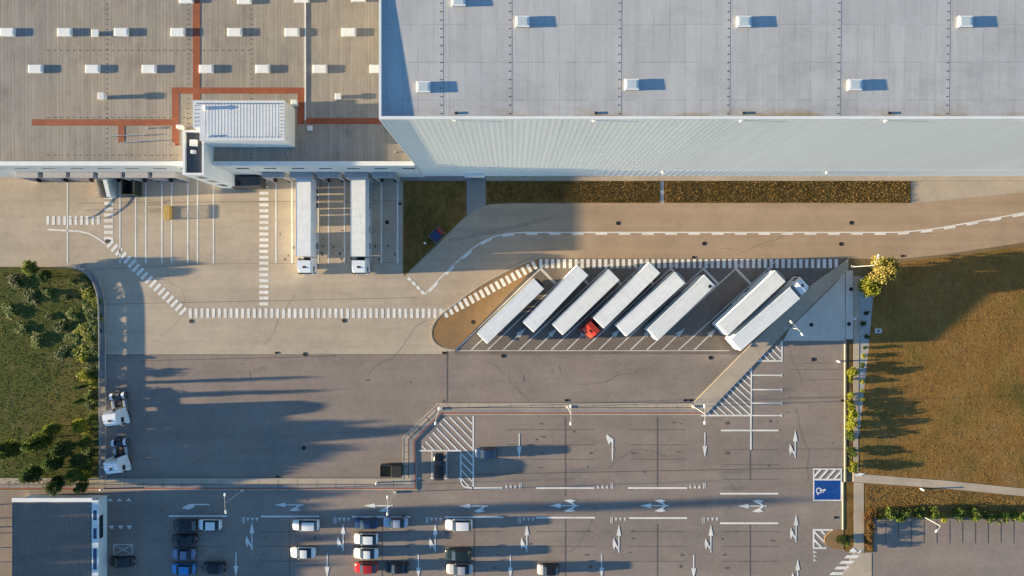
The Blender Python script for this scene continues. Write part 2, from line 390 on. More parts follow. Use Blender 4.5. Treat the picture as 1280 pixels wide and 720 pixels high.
# diagonal pavement between trailer bays and hatched area
raised('slanted_pavement', pts([(1060,323.5),(1014,356),(928,441),(866,503.5),(882,518),(985,411),(1040,357),(1060,336)]), .12, 'path', 'slanted raised pavement between trailer bays and car park')
sheet('block_paving', pts([(1056,340),(1056.5,426),(979,426),(986,412),(1041,358)]), .020, 'lilac', 'pale grey block paved area beside the slanted pavement')
raised('paved_strip', pts([(1057,338),(1066,338),(1066,424),(1057,424)]), .06, 'lilac', 'pale paved strip beside the shrub bed')
# long footpath of the lower yard
outer = [(866,503.5),(548,503.5),(503,546.5),(503,597.5),(-300,597.5)]
inner = [(882,517),(552,517),(518.5,551),(520,611),(-300,611)]
raised('footpath', pts(outer+inner[::-1]), .12, 'path', 'raised concrete footpath between the truck yard and car park')
k = MB(); ii = pts(inner); k.prism(offset(ii,-.0)+offset(ii,-.24)[::-1], -.05, .125)
prop(k.build('red_kerb_edge', M['redkerb']), 'red painted kerb edge along the footpath', kind='structure')
k = MB(); k.prism(offset(ii,.004)+offset(ii,.24)[::-1], -.05, .07)
k.prism(offset(pts(outer),0.0)+offset(pts(outer),.22)[::-1], -.05, .14)
prop(k.build('footpath_kerb', M['kerb']), 'pale kerb stones bordering the long footpath', kind='structure')
k = MB(); k.prism(offset(ii,-.245)+offset(ii,-.85)[::-1], -.05, .123)
prop(k.build('footpath_border', M['greypath']), 'grey border strip along the red kerb edge', kind='structure')
k = MB()
for x in range(-60,500,24): k.line(pts([(x,598),(x,610.5)]),.05,.128)
k.line(pts([(866,509.5),(551,509.5),(511,549),(511,597)]),.16,.128)
k.line(pts([(505,605),(-300,605)]),.14,.128)
for x in range(560,866,26): k.line(pts([(x,504.5),(x,509)]),.05,.128)
for y in range(556,597,9): k.line(pts([(504,y),(511,y)]),.09,.128)
for q in range(4): k.line(pts([(543-q*11,509+q*11),(549-q*11,516+q*11)]),.10,.128)
prop(k.build('footpath_joints', M['darkline']), 'dark joints across the concrete footpath', kind='structure')
# left verge
vg = smooth_line([(-300,334),(40,334),(98,338),(113,350),(121,370),(123,400),(123.5,480),(124,560),(124,606)],5)+[(100,612),(-300,612)]
raised('verge', pts(vg), .10, 'verge', 'green planted verge along the left yard edge')
vl = pts(smooth_line([(98,338),(113,350),(121,370),(123,400),(123.5,480),(124,560),(124,597)],5))
k = MB(); k.prism(offset(vl,.0)+offset(vl,1.15)[::-1], -.05, .06); prop(k.build('verge_pavement', M['greypath']), 'grey paving strip beside the green verge', kind='structure')
k = MB(); k.prism(offset(vl,1.16)+offset(vl,1.32)[::-1], -.05, .17); prop(k.build('verge_kerb', M['kerb']), 'raised kerb along the left verge', kind='structure')
# right side
raised('lawn', pts([(1095,331),(1180,322),(1280,308),(1500,268),(1500,632),(1180,600),(1075,592),(1074,545),(1084,450)]), .07, 'lawn', 'brown dry lawn at the right of the car park')
raised('lawn', pts([(1080,604),(1180,611),(1500,642),(1500,646),(1092,646),(1092,690),(1080,690)]), .07, 'lawn', 'small brown lawn below the diagonal path')
raised('lawn_path', pts([(1066,590.5),(1076,592.5),(1180,600.5),(1500,632.5),(1500,641.5),(1180,610.5),(1080,603.5),(1066,602)]), .08, 'path', 'beige footpath crossing the dry lawn')
raised('gravel_strip', pts([(1075,346),(1094.5,352),(1083.7,450),(1073.6,545),(1072.5,545)]), .06, 'gravel', 'tapering grey gravel planting strip beside the lawn')
raised('side_pavement', pts([(1066.5,345),(1074.6,345),(1072.2,545),(1073,590),(1066.5,590)]), .09, 'path', 'narrow pale pavement beside the shrub bed')
raised('side_pavement', pts([(1067,602.5),(1079.5,604),(1079.5,690),(1067,690)]), .09, 'path', 'grey pavement strip running down from the lawn path')
raised('shrub_bed', pts([(1057.5,424.5),(1066,424.5),(1066,590),(1057.5,590)]), .08, 'soil', 'narrow planting bed filled with yellow shrubs')
raised('shrub_bed', pts([(1054.5,602.5),(1066.5,602.5),(1066.5,688),(1054.5,688)]), .08, 'bed', 'narrow brown grass bed beside the blue bay')
k = MB(); k.prism(pts([(1055.3,424),(1057.2,424),(1057.2,602),(1055.3,602)]), -.05, .14); k.prism(pts([(1052.6,602.4),(1054.3,602.4),(1054.3,662),(1052.6,662)]), -.05, .14)
prop(k.build('bed_kerb', M['kerb']), 'pale kerb along the shrub bed', kind='structure')
e = smooth_line([(1054,662),(1042,662.5),(1033,668),(1030,674),(1033,681),(1042,685.5),(1054,687)],4)
raised('rounded_bed', pts(e), .11, 'island', 'rounded brown gravel bed end beside the hatched marking')
raised('corner_pavement', pts([(1067,691),(1089.5,691),(1089.5,800),(1020,800),(1042,740)]), .03, 'path', 'beige pavement corner beyond the zebra crossing')
sheet('visitor_parking_asphalt', pts([(1091,650),(1500,650),(1500,682),(1091,682)]), .008, 'asphalt', 'asphalt of the small parking row under the hedge')
raised('brown_planting', pts([(1080,642),(1090.5,642),(1090.5,689.5),(1080,689.5)]), .10, 'soil', 'dark mulch under the brown shrubs')

# ------------------------------------------------------------------ painted markings
Z1, Z2 = .022, .028
k = MB()
for x in (84.5,150,169.7,182.4,202.5,214.7,234.8,247,267,345,365,377.8,398,410.8,430.6,443.5,464,476.8,497): k.line(pts([(x,223),(x,329)]), .24, Z1)
prop(k.build('dock_bay_lines', M['paint']), 'white lines between the loading dock bays', kind='structure')
k = MB()
def zebra(mb, a, b, half, pitch, w, z, skew=None):
    A, B = Vector(at(*a)), Vector(at(*b)); d = (B-A).normalized(); n = Vector(skew).normalized() if skew else Vector((-d.y,d.x))
    L = (B-A).length; q = 0
    while q < L:
        mb.line([tuple(A+d*q-n*half), tuple(A+d*q+n*half)], w, z); q += pitch
zebra(k,(330,227),(330,384),.82,1.04,.55,Z1)
zebra(k,(136,225),(136,303),.82,1.04,.55,Z1)
zebra(k,(60,275.5),(130,275.5),.78,1.0,.5,Z1)
zebra(k,(138,305),(231,391),.82,1.04,.55,Z1)
zebra(k,(238,391.5),(553,391.5),.85,1.04,.52,Z1)
zebra(k,(676,329.5),(1049,329.5),.80,1.055,.58,Z1)
prop(k.build('crosswalk_stripes', M['paint']), 'white striped pedestrian route across the yard', kind='structure')
k = MB(); zebra(k,(557,392),(671,330),.75,1.06,.58,.105)
prop(k.build('island_crosswalk_stripes', M['paint']), 'white stripes painted on the brown island', kind='structure')
k = MB()
rl = smooth_line([(510,347),(531,367)],1)
k.line(pts([(510,347),(530.5,367.5)]), .12, Z1)
for q in range(4): k.line(pts([(510+q*5.6,347+q*5.6),(513.4+q*5.6,350.4+q*5.6)]), .5, Z2)
curve = smooth_line([(531,368),(560,338),(590,311),(612,298),(635,292),(655,290.7)],8)+[(660,290.5),(1100,290.5)]+smooth_line([(1125,290.3),(1150,288),(1180,284),(1280,266),(1500,225)],6)
k.line(pts(curve), .2, Z1)
C = pts(curve); acc = 0; off = offset(C, -.28)
dist=[0]
for a,b in zip(off,off[1:]): dist.append(dist[-1]+(Vector(b)-Vector(a)).length)
def along(d):
    for i in range(len(off)-1):
        if dist[i+1]>=d:
            t=(d-dist[i])/max(1e-6,dist[i+1]-dist[i]); return tuple(Vector(off[i]).lerp(Vector(off[i+1]),t))
    return off[-1]
q=1.0
while q<dist[-1]-3:
    k.line([along(q),along(q+1.05),along(q+2.1)], .3, Z1); q+=4.15
for y in (0,): k.line(pts([(60,287),(98,289),(112,292),(124,299),(132,305)]), .26, Z1)
prop(k.build('road_line_markings', M['paint']), 'white solid and dashed road edge lines', kind='structure')
# trailer bays
k = MB(); D = (106,-102)
for i in range(-0,9):
    bx = 569.7+39.8*i; tx = 675.6+40.65*i
    if i in (8,): continue
    k.line(pts([(bx,437.3),(tx,335.8)]), .2, Z1)
    k.line(pts([(tx+.5,336),(tx+(19 if i<7 else 16),336+(19 if i<7 else 18))]), .42, Z2)
    k.line(pts([(tx,335.8),(tx+10,325.5)]), .16, Z2)
    ax = bx+19.6
    if i>0 or True:
        k.line(pts([(ax,437.3),(ax+19.5,437.3-18.8)]), .2, Z1)
        a=Vector(at(ax+18.5,437.3-18)); b=Vector(at(ax+28,437.3-27)); d=(b-a).normalized(); n=Vector((-d.y,d.x))
        k.flat([tuple(a-n*.48),tuple(b),tuple(a+n*.48)], Z2)
k.line(pts([(560,438.3),(912,438.3)]), .13, Z2+.004)
prop(k.build('trailer_bay_lines', M['oldpaint']), 'white slanted lines and arrows of the trailer bays', kind='structure')
# car park lines
k = MB()
for a,b,y in ((592,628,610),(670,743,610),(785,859,610),(900,973,617),(211,284,645),(326,399,645.5),(440,513,646),(556,629,646.5),(670,744,647),(786,859,647.5),(900,973,654),(901,973,538)):
    k.line(pts([(a,y),(b,y)]), .3, Z1)
for y in (469,487,504,519.4):
    k.line(pts([(940,y),(977,y)]), .22, Z1); k.line(pts([(977,y-2.2),(977,y+2.2)]), .2, Z2)
k.line(pts([(938.5,519),(938.5,562)]), .28, Z2)
k.line(pts([(876,519.4),(940,519.4)]), .28, Z1); k.line(pts([(939,455),(939,519)]), .26, Z2)
k.line(pts([(942,451.2),(977.4,451.2),(977.4,426)]), .26, Z1)
k.line(pts([(591.6,520),(591.6,608)]), .3, Z1); k.line(pts([(523,563.3),(576,563.3)]), .26, Z1)
k.line(pts(smooth_line([(576,563.3),(576,596),(577,604),(581,608.5),(590,610)],4)), .26, Z2)
for x in (540,558.3): k.line(pts([(x,564),(x,598)]), .2, Z1); k.line(pts([(x-2.5,598),(x+2.5,598)]), .2, Z2)
k.line(pts([(522,598),(526,598)]), .2, Z1); k.line(pts([(573,598),(576,598)]), .2, Z1)
prop(k.build('car_park_lines', M['paint']), 'white bay end lines of the car park', kind='structure')
k = MB()
hatch(k, pts([(523,563),(537,546),(556,521),(591,521),(591,608),(583,608),(577,603),(576,563)]), math.radians(-46), 1.02, .24, Z2)
hatch(k, pts([(938,457),(938,518.5),(878,518.5)]), math.radians(-42), .95, .24, Z2)
hatch(k, pts([(976.5,428),(976.5,450.5),(944,450.5)]), math.radians(-46), .88, .24, Z2)
prop(k.build('hatched_area_markings', M['paint']), 'white diagonal hatching in the car park corners', kind='structure')
k = MB(); R=random.Random(11)
def blob(mb,px,py,rx,ry,z):
    x,y=at(px,py); n=11; ph=R.uniform(0,6)
    mb.flat([(x+rx*math.cos(2*math.pi*i/n)*R.uniform(.6,1.15), y+ry*math.sin(2*math.pi*i/n)*R.uniform(.6,1.15)) for i in range(n)], z)
q=0
for cx in (676,735,790,850,908,960,250,330,395,440,560,620,735,790,850,905,965):
    for yy in ((528,546,565,583) if q<6 else (664,674,692,708)):
        if R.random()<.55: blob(k,cx+R.uniform(-4,4),yy+R.uniform(-2,2),R.uniform(.18,.55),R.uniform(.12,.32),.0205+.0001*q)
        q+=0
    q+=1
for i in range(34): blob(k,R.uniform(350,500),R.choice((310,318,325,300,290))+R.uniform(-3,3),R.uniform(.1,.28),R.uniform(.12,.35),.0206)
for i in range(26): blob(k,R.uniform(180,1040),R.uniform(448,700),R.uniform(.12,.4),R.uniform(.08,.25),.0207)
prop(k.build('oil_stains', M['stain']), 'small dark oil stains on the asphalt and dock bays', kind='structure')
k = MB()
for (x0,y0,x1,y1,dx) in ((180,254,214,250,6),(184,262,206,259,4),(700,462,820,455,9),(590,470,690,462,9),(250,470,330,458,8),(560,300,700,268,0)):
    for o_ in (0,2.6): k.line(pts(smooth_line([(x0,y0+o_),((x0+x1)/2,(y0+y1)/2+1.2+o_),(x1,y1+o_)],5)), .16, .0204)
for (x,y,w_,h_) in ((196,556,7,9),(214,548,5,4),(690,458,9,6),(640,470,14,7),(300,468,12,5),(760,560,8,5)):
    k.flat(pts([(x,y),(x+w_,y-1),(x+w_+1,y+h_),(x+1,y+h_-1)]), .0202)
prop(k.build('tyre_marks', M['tyremark']), 'faint dark tyre marks on the yard', kind='structure')
# lane arrows
def arrow(mb, px, py, ang, L=4.9, kind='straight', w=.2, z=Z2):
    c = at(px,py); ca, sa = math.cos(ang), math.sin(ang)
    def T(p): return (c[0]+p[0]*ca-p[1]*sa, c[1]+p[0]*sa+p[1]*ca)
    def fl(l, dz=0): mb.flat([T(p) for p in l], z+dz)
    h = L/2
    fl([(-h,-w/2),(h-1.9,-w/2),(h-1.9,w/2),(-h,w/2)])
    fl([(h-2.0,-.42),(h,0),(h-2.0,.42)], .004)
    def branch(s):
        fl([(-h+.35,0),(-h+.8,0),(-h+1.6,s*.55),(-h+1.35,s*.82)], .008)
        fl([(-h+.5,s*.92),(-h+1.55,s*.42),(-h+2.6,s*.98),(-h+1.5,s*1.12)], .012)
    if 'L' in kind: branch(1)
    if 'R' in kind: branch(-1)
k = MB(); PI = math.pi
for x,y,kd in ((361,631,'L'),(473,632,'L'),(592,632.5,'L'),(705,632,'LR'),(818,632,'LR'),(940,632.5,'LR')): arrow(k,x,y,PI,5.2,kd)
for x,y in ((315,670),(429,671),(544,672),(658.5,672.5),(773.5,673),(888.5,673),(994,555),(995,660),(997,716)): arrow(k,x,y,PI/2,5.0,'L')
for x,y in ((649,557),(881,556),(295,706),(409,707),(523,708),(638,708),(752,708),(867,709)): arrow(k,x,y,-PI/2,4.4)
# left turn arrows
k.line(pts([(262,630.5),(240,630.5)]), .2, Z2); k.flat(pts([(244,630),(236,630),(227,635),(236,637),(242,634)]), Z2+.004)
k.line(pts([(765.5,575),(765.5,553)]), .24, Z2); k.flat(pts([(766.6,556),(766.6,549),(758.5,543),(757.5,546),(761,556),(763,552)]), Z2+.004)
for x in (137.5,149.5,161): k.flat(pts([(x,622.5),(x+3.6,627),(x+1,626.2),(x-1,626.2),(x-3.6,627)]), Z2)
for x in (139,150.5,161.5): k.flat(pts([(x-3.5,657),(x+3.5,657),(x+1.2,662)]), Z2)
prop(k.build('lane_arrow_markings', M['paint']), 'white lane arrows painted on the car park asphalt', kind='structure')
k = MB()
for x in (633,747.5,863):
    for q in range(3): k.flat(pts([(x+q*5.6-2,610.5),(x+q*5.6+2,610.5),(x+q*5.6,605)]), Z1)
    for q in range(2): k.line(pts([(x+16.3+q*2,603.5),(x+16.3+q*2,611)]), .17, Z1)
for x in (303.5,418,533,648.5,763.5,878.5):
    for q in range(2): k.line(pts([(x+q*2,646),(x+q*2,654)]), .17, Z1)
    for q in range(3): k.flat(pts([(x+6.5+q*5.6-2,647),(x+6.5+q*5.6+2,647),(x+6.5+q*5.6,652)]), Z1)
for q in range(3): k.flat(pts([(1016.5,688+q*5),(1021.5,690.5+q*5),(1016.5,692+q*5)]), Z1)
k.line(pts([(142.5,680.5),(165.5,680.5),(165.5,693.5),(142.5,693.5)]), .16, Z1, True); k.line(pts([(143,681),(165,693)]), .12, Z1+.004); k.line(pts([(143,693),(165,681)]), .12, Z1+.008)
prop(k.build('give_way_markings', M['oldpaint']), 'small white give way triangles and bars', kind='structure')
# disabled bay
prop(MB().flat(pts([(1017,600),(1051.5,600),(1051.5,625),(1017,625)]), Z1).build('blue_parking_bay', M['blue']), 'bright blue painted disabled parking bay', kind='structure')
k = MB(); k.line(pts([(1017,586.3),(1051.5,586.3),(1051.5,625.3),(1017,625.3)]), .22, Z2, True); k.line(pts([(1017,599.4),(1051.5,599.4)]), .3, Z2+.004)
hatch(k, pts([(1017,586),(1051.5,586),(1051.5,599),(1017,599)]), math.radians(48), .98, .36, Z2+.008)
c = at(1023.5,613.2)
k.line([(c[0]+.45*math.cos(t), c[1]+.45*math.sin(t)) for t in [2*PI*i/18 for i in range(18)]], .17, Z2, True)
k.line([(c[0]+.1,c[1]+.05),(c[0]+.75,c[1]+.12),(c[0]+.8,c[1]-.4)], .16, Z2+.004); k.disc(c[0]+1.05,c[1]+.12,Z2+.004,.19)
k.line([(c[0]-.35,c[1]-.45),(c[0]-.1,c[1]-.75)], .16, Z2+.004)
k.line(pts([(1017,661.5),(1017,685),(1033,685)]), .3, Z1); k.line(pts([(1017,662.3),(1041,662.3)]), .3, Z1+.004)
hatch(k, pts([(1017,663),(1034,663),(1030,670),(1030,678),(1033,684),(1017,684)]), math.radians(-46), 1.0, .33, Z2)
prop(k.build('disabled_bay_lines', M['paint']), 'white wheelchair symbol and hatching of the blue bay', kind='structure')
k = MB()
for q in range(7):
    a=(1064-q*6.2,687+q*7); k.flat(pts([(a[0]+1,a[1]),(a[0]+17,a[1]),(a[0]+12.5,a[1]+3.6),(a[0]-3,a[1]+3.6)]), .035)
prop(k.build('zebra_crossing', M['paint']), 'white zebra crossing at the lower right corner', kind='structure')
k = MB()
for x,y0,y1 in ((706.5,521,620),(821.5,521,612),(937.5,563,600),(592.5,648,730),(706.5,648,730),(821.5,655,730),(937.5,656,730),(362,649,730),(477.5,649,730),(246,649,730)): k.line(pts([(x,y0),(x,y1)]), .11, .0195)
for cx in (706.5,821.5,937.5):
    for y in ((537,556,574) if cx<900 else (562,581,599)): k.line(pts([(cx-(72 if cx<720 else 34),y),(cx+36,y)]), .09, .0185)
for cx in (246,362,477.5,592.5,706.5,821.5,937.5):
    for y in (664.5,683,701.5): k.line(pts([(cx-36,y),(cx+36,y)]), .09, .0185)
for x in range(1107,1300,16): k.line(pts([(x,651),(x,679)]), .12, .0195)
for y in (454,462,475,497,561.5): k.line(pts([(985+(y%7)*3,y),(1054,y-.6)]), .07, .0185)
k.line(pts([(592,593),(1052,584)]), .12, .0185)
k.line(pts([(558.8,443),(558.8,502)]), .12, .0195); k.line(pts([(-300,443.8),(560,443.2)]), .10, .0185)
k.line(pts([(99,254),(330,252),(504,251)]), .07, .0185); k.line(pts([(99,381),(330,376),(520,372)]), .07, .0185); k.line(pts([(110,337),(266,330),(505,328)]), .05, .0185); k.line(pts([(176,451),(420,445)]), .1, .0195)
R=random.Random(5)
for (px,py,a,n) in ((600,452,.3,16),(720,480,-.4,14),(200,420,.1,18),(330,430,-.1,12),(460,470,.4,15),(760,585,.2,14),(900,590,-.2,10),(1000,480,1.5,12),(1010,600,1.4,14),(700,690,.1,14),(240,580,.2,12),(420,540,-.3,10),(900,310,0.,16),(1120,300,.2,9)):
    c=Vector(at(px,py)); l=[tuple(c)]
    for q in range(n):
        a+=R.gauss(0,.28); c=c+Vector((math.cos(a),math.sin(a)))*R.uniform(.5,1.3); l.append(tuple(c))
    k.line(l, R.uniform(.025,.045), .0193)
prop(k.build('asphalt_joints', M['darkline']), 'dark sealed joints and worn bay lines in the asphalt', kind='structure')
k = MB()
k.flat(pts([(1066.5,593),(1074,591),(1081,591.5),(1076,595),(1070,595)]), .12); k.flat(pts([(1061,688),(1066,684),(1071,688.5),(1068,690)]), .12); k.flat(pts([(1071,691),(1076,686.5),(1077,688),(1074,691)]), .12)
prop(k.build('tactile_paving', M['lampwhite']), 'pale tactile paving plates at the crossing points', kind='structure')
k = MB()
k.flat(pts([(326,219.8),(335,219.8),(335,223.5),(326,223.5)]), .034); pass
prop(k.build('yellow_dock_markings', M['yellowpaint']), 'worn yellow paint beside the crosswalk at the dock wall', kind='structure')

# ------------------------------------------------------------------ buildings
def corrugated(mb, x0, x1, y, z0, z1, pitch=.9, d=.04, s=-1):
    """profiled wall along x facing -y (real ribs)"""
    xs=[]; x=x0
    while x<x1-.001:
        for a,b in ((0,0),(.42,0),(.5,1),(.88,1)): xs.append((min(x+a*pitch,x1), y+s*d*b))
        x+=pitch
    xs.append((x1,y))
    vs=[(a,b,z0) for a,b in xs]+[(a,b,z1) for a,b in xs]; n=len(xs)
    mb.add(vs,[(i,i+1,n+i+1,n+i) for i in range(n-1)])
WH, WY, WX0, WX1, WN = 34.95, 20.0, -15.66, 112.0, 95.0
w = empty('high_bay_warehouse', 40, WY, 0, 0, 'tall pale grey warehouse with a wide flat roof and dotted skylights', 'warehouse')
w0 = Vector((40,WY,0))
def sub(mb, name, mats, par, root, smooth=False):   # mesh in world coordinates -> child of a root empty
    o = mb.build(name, mats, par, smooth)
    if par == root: o.location = -root.location
    return o
b = MB(); corrugated(b, WX0, WX1, WY, 5.2, WH-.3, .75, .0018)
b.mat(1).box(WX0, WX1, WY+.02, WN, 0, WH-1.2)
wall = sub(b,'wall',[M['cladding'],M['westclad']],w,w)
b = MB(); corrugated(b, WX0, WX1, WY-.03, 0, 5.2, 1.1, .006); b.add([(WX0,WY-.03,5.2),(WX1,WY-.03,5.2),(WX1,WY,5.2),(WX0,WY,5.2)],[(0,1,2,3)])
sub(b,'plinth',M['plinth'],w,w)
rz0, rzm, rz1, YM = WH-.42, WH-.17, WH-.14, WY+14.5     # the roof falls towards the south eave
b = MB(); b.add([(WX0+.2,WY+.27,rz0),(WX1,WY+.27,rz0),(WX1,YM,rzm),(WX0+.2,YM,rzm),(WX1,WN,rz1),(WX0+.2,WN,rz1)],[(0,1,2,3),(3,2,4,5)])
def rz(y): return rz0+(rzm-rz0)*(y-WY-.27)/(YM-WY-.27) if y<YM else rzm+(rz1-rzm)*(y-YM)/(WN-YM)
b.mat(1)
for px in (551,637,774.5,911.5,1050,1187,1325):
    for q in range(0,40):
        X=(px-640)/10.6; Y=WY+.7+q*1.0
        b.box(X-.09,X+.09,Y-.06,Y+.06,rz(Y)+.0,rz(Y)+.016)
b.mat(2)
for px in (554,640,777.5,914,1053,1190,1328):
    X=(px-640)/10.6; b.add([(X-.03,WY+.3,rz(WY+.3)+.004),(X+.03,WY+.3,rz(WY+.3)+.004),(X+.03,YM,rzm+.004),(X-.03,YM,rzm+.004),(X+.03,WN,rz1+.004),(X-.03,WN,rz1+.004)],[(0,1,2,3),(3,2,4,5)])
sub(b,'roof',[M['roofgrey'],M['seam'],M['seamline']],w,w)
b = MB(); b.box(WX0-.05,WX1,WY-.06,WY+.28,WH-.35,WH); sub(b,'parapet',M['white'],w,w)
b = MB(); b.box(WX0-.05,WX0+.22,WY+.285,WN,WH-.9,WH-.002); sub(b,'parapet',M['white'],w,w)
b = MB(); b.box(WX0-.04,WX0+.10,WY-.12,WY+.02,0,WH-.36); sub(b,'corner_trim',M['white'],w,w)
for px,py in ((573.5,2),(653,28),(929,28),(529.5,109),(789.5,106),(1068,106.5),(1205,28),(1345,106)):
    X,Y=at(px,py,WH-.2); z=rz(Y)
    f=MB().bbox(X-.80,X+.80,Y-.64,Y+.64,z-.05,z+.30,.03); f.mat(1).bbox(X-.82,X+.82,Y-.66,Y+.66,z+.301,z+.345,.02); o=sub(f,'skylight',[M['shelter'],M['white']],w,w)  # sides greyed in colour to hold down the low sun's glare
    f=MB(); f.loft([[(X+sx*a,Y+sy*c_,z+h) for sx,sy in ((-1,-1),(1,-1),(1,1),(-1,1))] for a,c_,h in ((.68,.52,.346),(.64,.48,.362),(.5,.36,.372))]); f.build('dome',M['dome'],o)
for px in (570,745,930,1112,1290):
    X=(px-640)/10.55; b=MB().cbox(X,WY+.75,rz0+.08,.30,.3,.14); sub(b,'roof_drain',M['dark'],w,w)
    b=MB().cbox(X-.15,WY-.1,WH-.75,.28,.2,.3); sub(b,'overflow_spout',M['white'],w,w)
b=MB().box(-7.4,-5.7,WY-.08,WY-.04,0.06,2.3); sub(b,'door',M['darkgrey'],w,w)
b=MB().bbox(-8.25,-4.75,WY-.75,WY-.06,2.6,2.8,.03); sub(b,'door_canopy',M['white'],w,w)
for px in (625,827,1030):
    X=(px-640)/7*.97; b=MB().cbox(X,WY-.22,3.9,.22,.36,.28); sub(b,'wall_lamp',M['lampwhite'],w,w)

DH, DY, DX0, DX1 = 10.1, 19.79, -125.0, -15.72
d = empty('dock_warehouse', -60, DY, 0, 0, 'lower warehouse with brown ribbed roof, red roof walkways and loading docks', 'warehouse')
b = MB(); corrugated(b, DX0, DX1, DY, 0, DH-.12, 1.0, .01); b.box(DX0,DX1,DY+.02,95,0,9.2); sub(b,'wall',M['whitewall'],d,d)
RZ = 9.55
b = MB(); b.flat([(DX0,DY+.6),(DX1,DY+.6),(DX1,95),(DX0,95)],RZ)
b.mat(1)
def rp(px,py): return at(px,py,RZ)
for px in (133.5,235.5,314):
    y=204
    while y>-5:
        X,Y=rp(px,y); b.box(X-.13,X+.13,Y-.06,Y+.06,RZ+.002,RZ+.02); y-=6.2
for py,x0,x1 in ((63,60,316),(147,60,240),(194,60,232)):
    x=x0
    while x<x1: X,Y=rp(x,py); b.box(X-.18,X+.18,Y-.05,Y+.05,RZ+.002,RZ+.02); x+=8.1
sub(b,'roof',[M['roofbrown'],M['seam']],d,d)
def prect(mb,x0,y0,x1,y1,z,h):
    mb.prism([at(x0,y0,h),at(x1,y0,h),at(x1,y1,h),at(x0,y1,h)],z,h)
for r in ((241,-40,250,125),(214.5,109.3,240.9,117),(250.1,109.3,380.5,117),(215,117.1,223.5,182),(40,149,214.9,157),(148,157.1,155.5,178.5),(372,117.1,380.5,155),(382.5,147.5,520,155)):
    b=MB(); prect(b,*r,RZ+.001,RZ+.03); sub(b,'walkway',M['walkway'],d,d)
b=MB(); prect(b,380.8,-60,382.3,150,RZ+.001,RZ+.09); sub(b,'expansion_joint',M['white'],d,d)
b=MB().box(DX0,-51.7,DY-.08,DY+.62,DH-.12,DH); b.box(-48.28,DX1,DY-.08,DY+.62,DH-.12,DH)
b.box(DX0,-51.7,DY+.45,DY+.6,RZ-.2,DH-.121); b.box(-48.28,DX1,DY+.45,DY+.6,RZ-.2,DH-.121); sub(b,'parapet',M['white'],d,d)
sky=[(x,39.5) for x in (150.5,221.5,292.8,364.5,435.8,79.5,8)]+[(x,85.5) for x in (43,114.5,185.5,257,327.8,399.5,471)]+[(305,-1),(377,-3),(448,-4),(232,-2)]
for px,py in sky:
    X,Y=at(px,py,RZ+.4)
    f=MB().bbox(X-1.14,X+1.14,Y-.66,Y+.66,RZ-.05,RZ+.30,.05); o=sub(f,'skylight',M['white'],d,d)
    f=MB(); f.loft([[(X+sx*a,Y+sy*c_,RZ+h) for sx,sy in ((-1,-1),(1,-1),(1,1),(-1,1))] for a,c_,h in ((1.06,.58,.298),(1.02,.54,.325),(.9,.45,.335))]); f.build('dome',M['white'],o)
for px,py,sz,hh in ((118.5,41,.62,.45),(126,119.5,.55,1.0),(422.5,120,.5,.6),(367.5,128,.5,1.0),(387,160,.42,.55)):
    X,Y=at(px,py,RZ+hh); f=MB().box(X-sz*.6,X+sz*.6,Y-sz*.6,Y+sz*.6,RZ-.02,RZ+hh*.75); f.bbox(X-sz,X+sz,Y-sz,Y+sz,RZ+hh*.75,RZ+hh,.08); sub(f,'roof_ventilator',M['whitewall'],d,d)
for px,py in ((437,163.5),(383.5,189.5),(425,190),(494,190),(360,191),(184,160),(217,180)):
    X,Y=at(px,py,RZ+.2); f=MB().tube((X,Y,RZ-.02),(X,Y,RZ+.28),.09,.09,8); f.tube((X,Y,RZ+.28),(X,Y,RZ+.36),.2,.16,8); sub(f,'vent_pipe',M['metal'],d,d)
f=MB(); a=rp(131,171); e=rp(205,168.5); f.path([(a[0],a[1],RZ+.35),(e[0]-3,e[1],RZ+.35)],.05); a=rp(152,178.5); e=rp(198,175.5)
f.path([(a[0],a[1],RZ+.3),(e[0],e[1],RZ+.3)],.06)
for px,py in ((152,178.5),(175,177),(198,175.5),(140,170.7),(180,169.5)): X,Y=rp(px,py); f.tube((X,Y,RZ-.02),(X,Y,RZ+.33),.04)
sub(f,'roof_pipe',M['metal'],d,d)
# plant room on the roof
PT=13.9
P=[(-49.3,28.98),(-49.3,24.75),(-48.26,24.75),(-48.26,22.79),(-35.15,22.79),(-35.15,28.98)]
b=MB().prism(P,RZ-.02,PT-.05); pr=sub(b,'plant_room',M['white'],d,d)
b=MB().prism(P,PT-.049,PT); x=-47.4
while x<-35.8:
    b.box(x-.05,x+.05,23.2,28.6,PT,PT+.011); x+=.49
b.mat(1)
for q in range(26): b.box(-48.6+q*.52-.05,-48.6+q*.52+.05,28.4,28.55,PT+.001,PT+.07)
for q in range(12): b.box(-46.9+q*.98-.05,-46.9+q*.98+.05,23.25,23.38,PT+.001,PT+.07)
for q in range(9): b.box(-35.75,-35.6,23.6+q*.55,23.7+q*.55,PT+.001,PT+.07)
for q in range(6): b.box(-48.95,-48.8,25.1+q*.6,25.2+q*.6,PT+.001,PT+.07)
b.build('roof',[M['ribbed'],M['seam']],pr)
b=MB(); X,Y=at(257,134.5,PT+.3); b.tube((X,Y,PT+.001),(X,Y,PT+.4),.28,.24,12); b.tube((X,Y,PT+.4),(X,Y,PT+.52),.4,.1,12); b.build('roof_fan',M['lampwhite'],pr)
b=MB(); X,Y=at(261,170,PT+.1); b.tube((X,Y,PT+.001),(X,Y,PT+.3),.15,.12,10); b.build('vent_pipe',M['lampwhite'],pr)
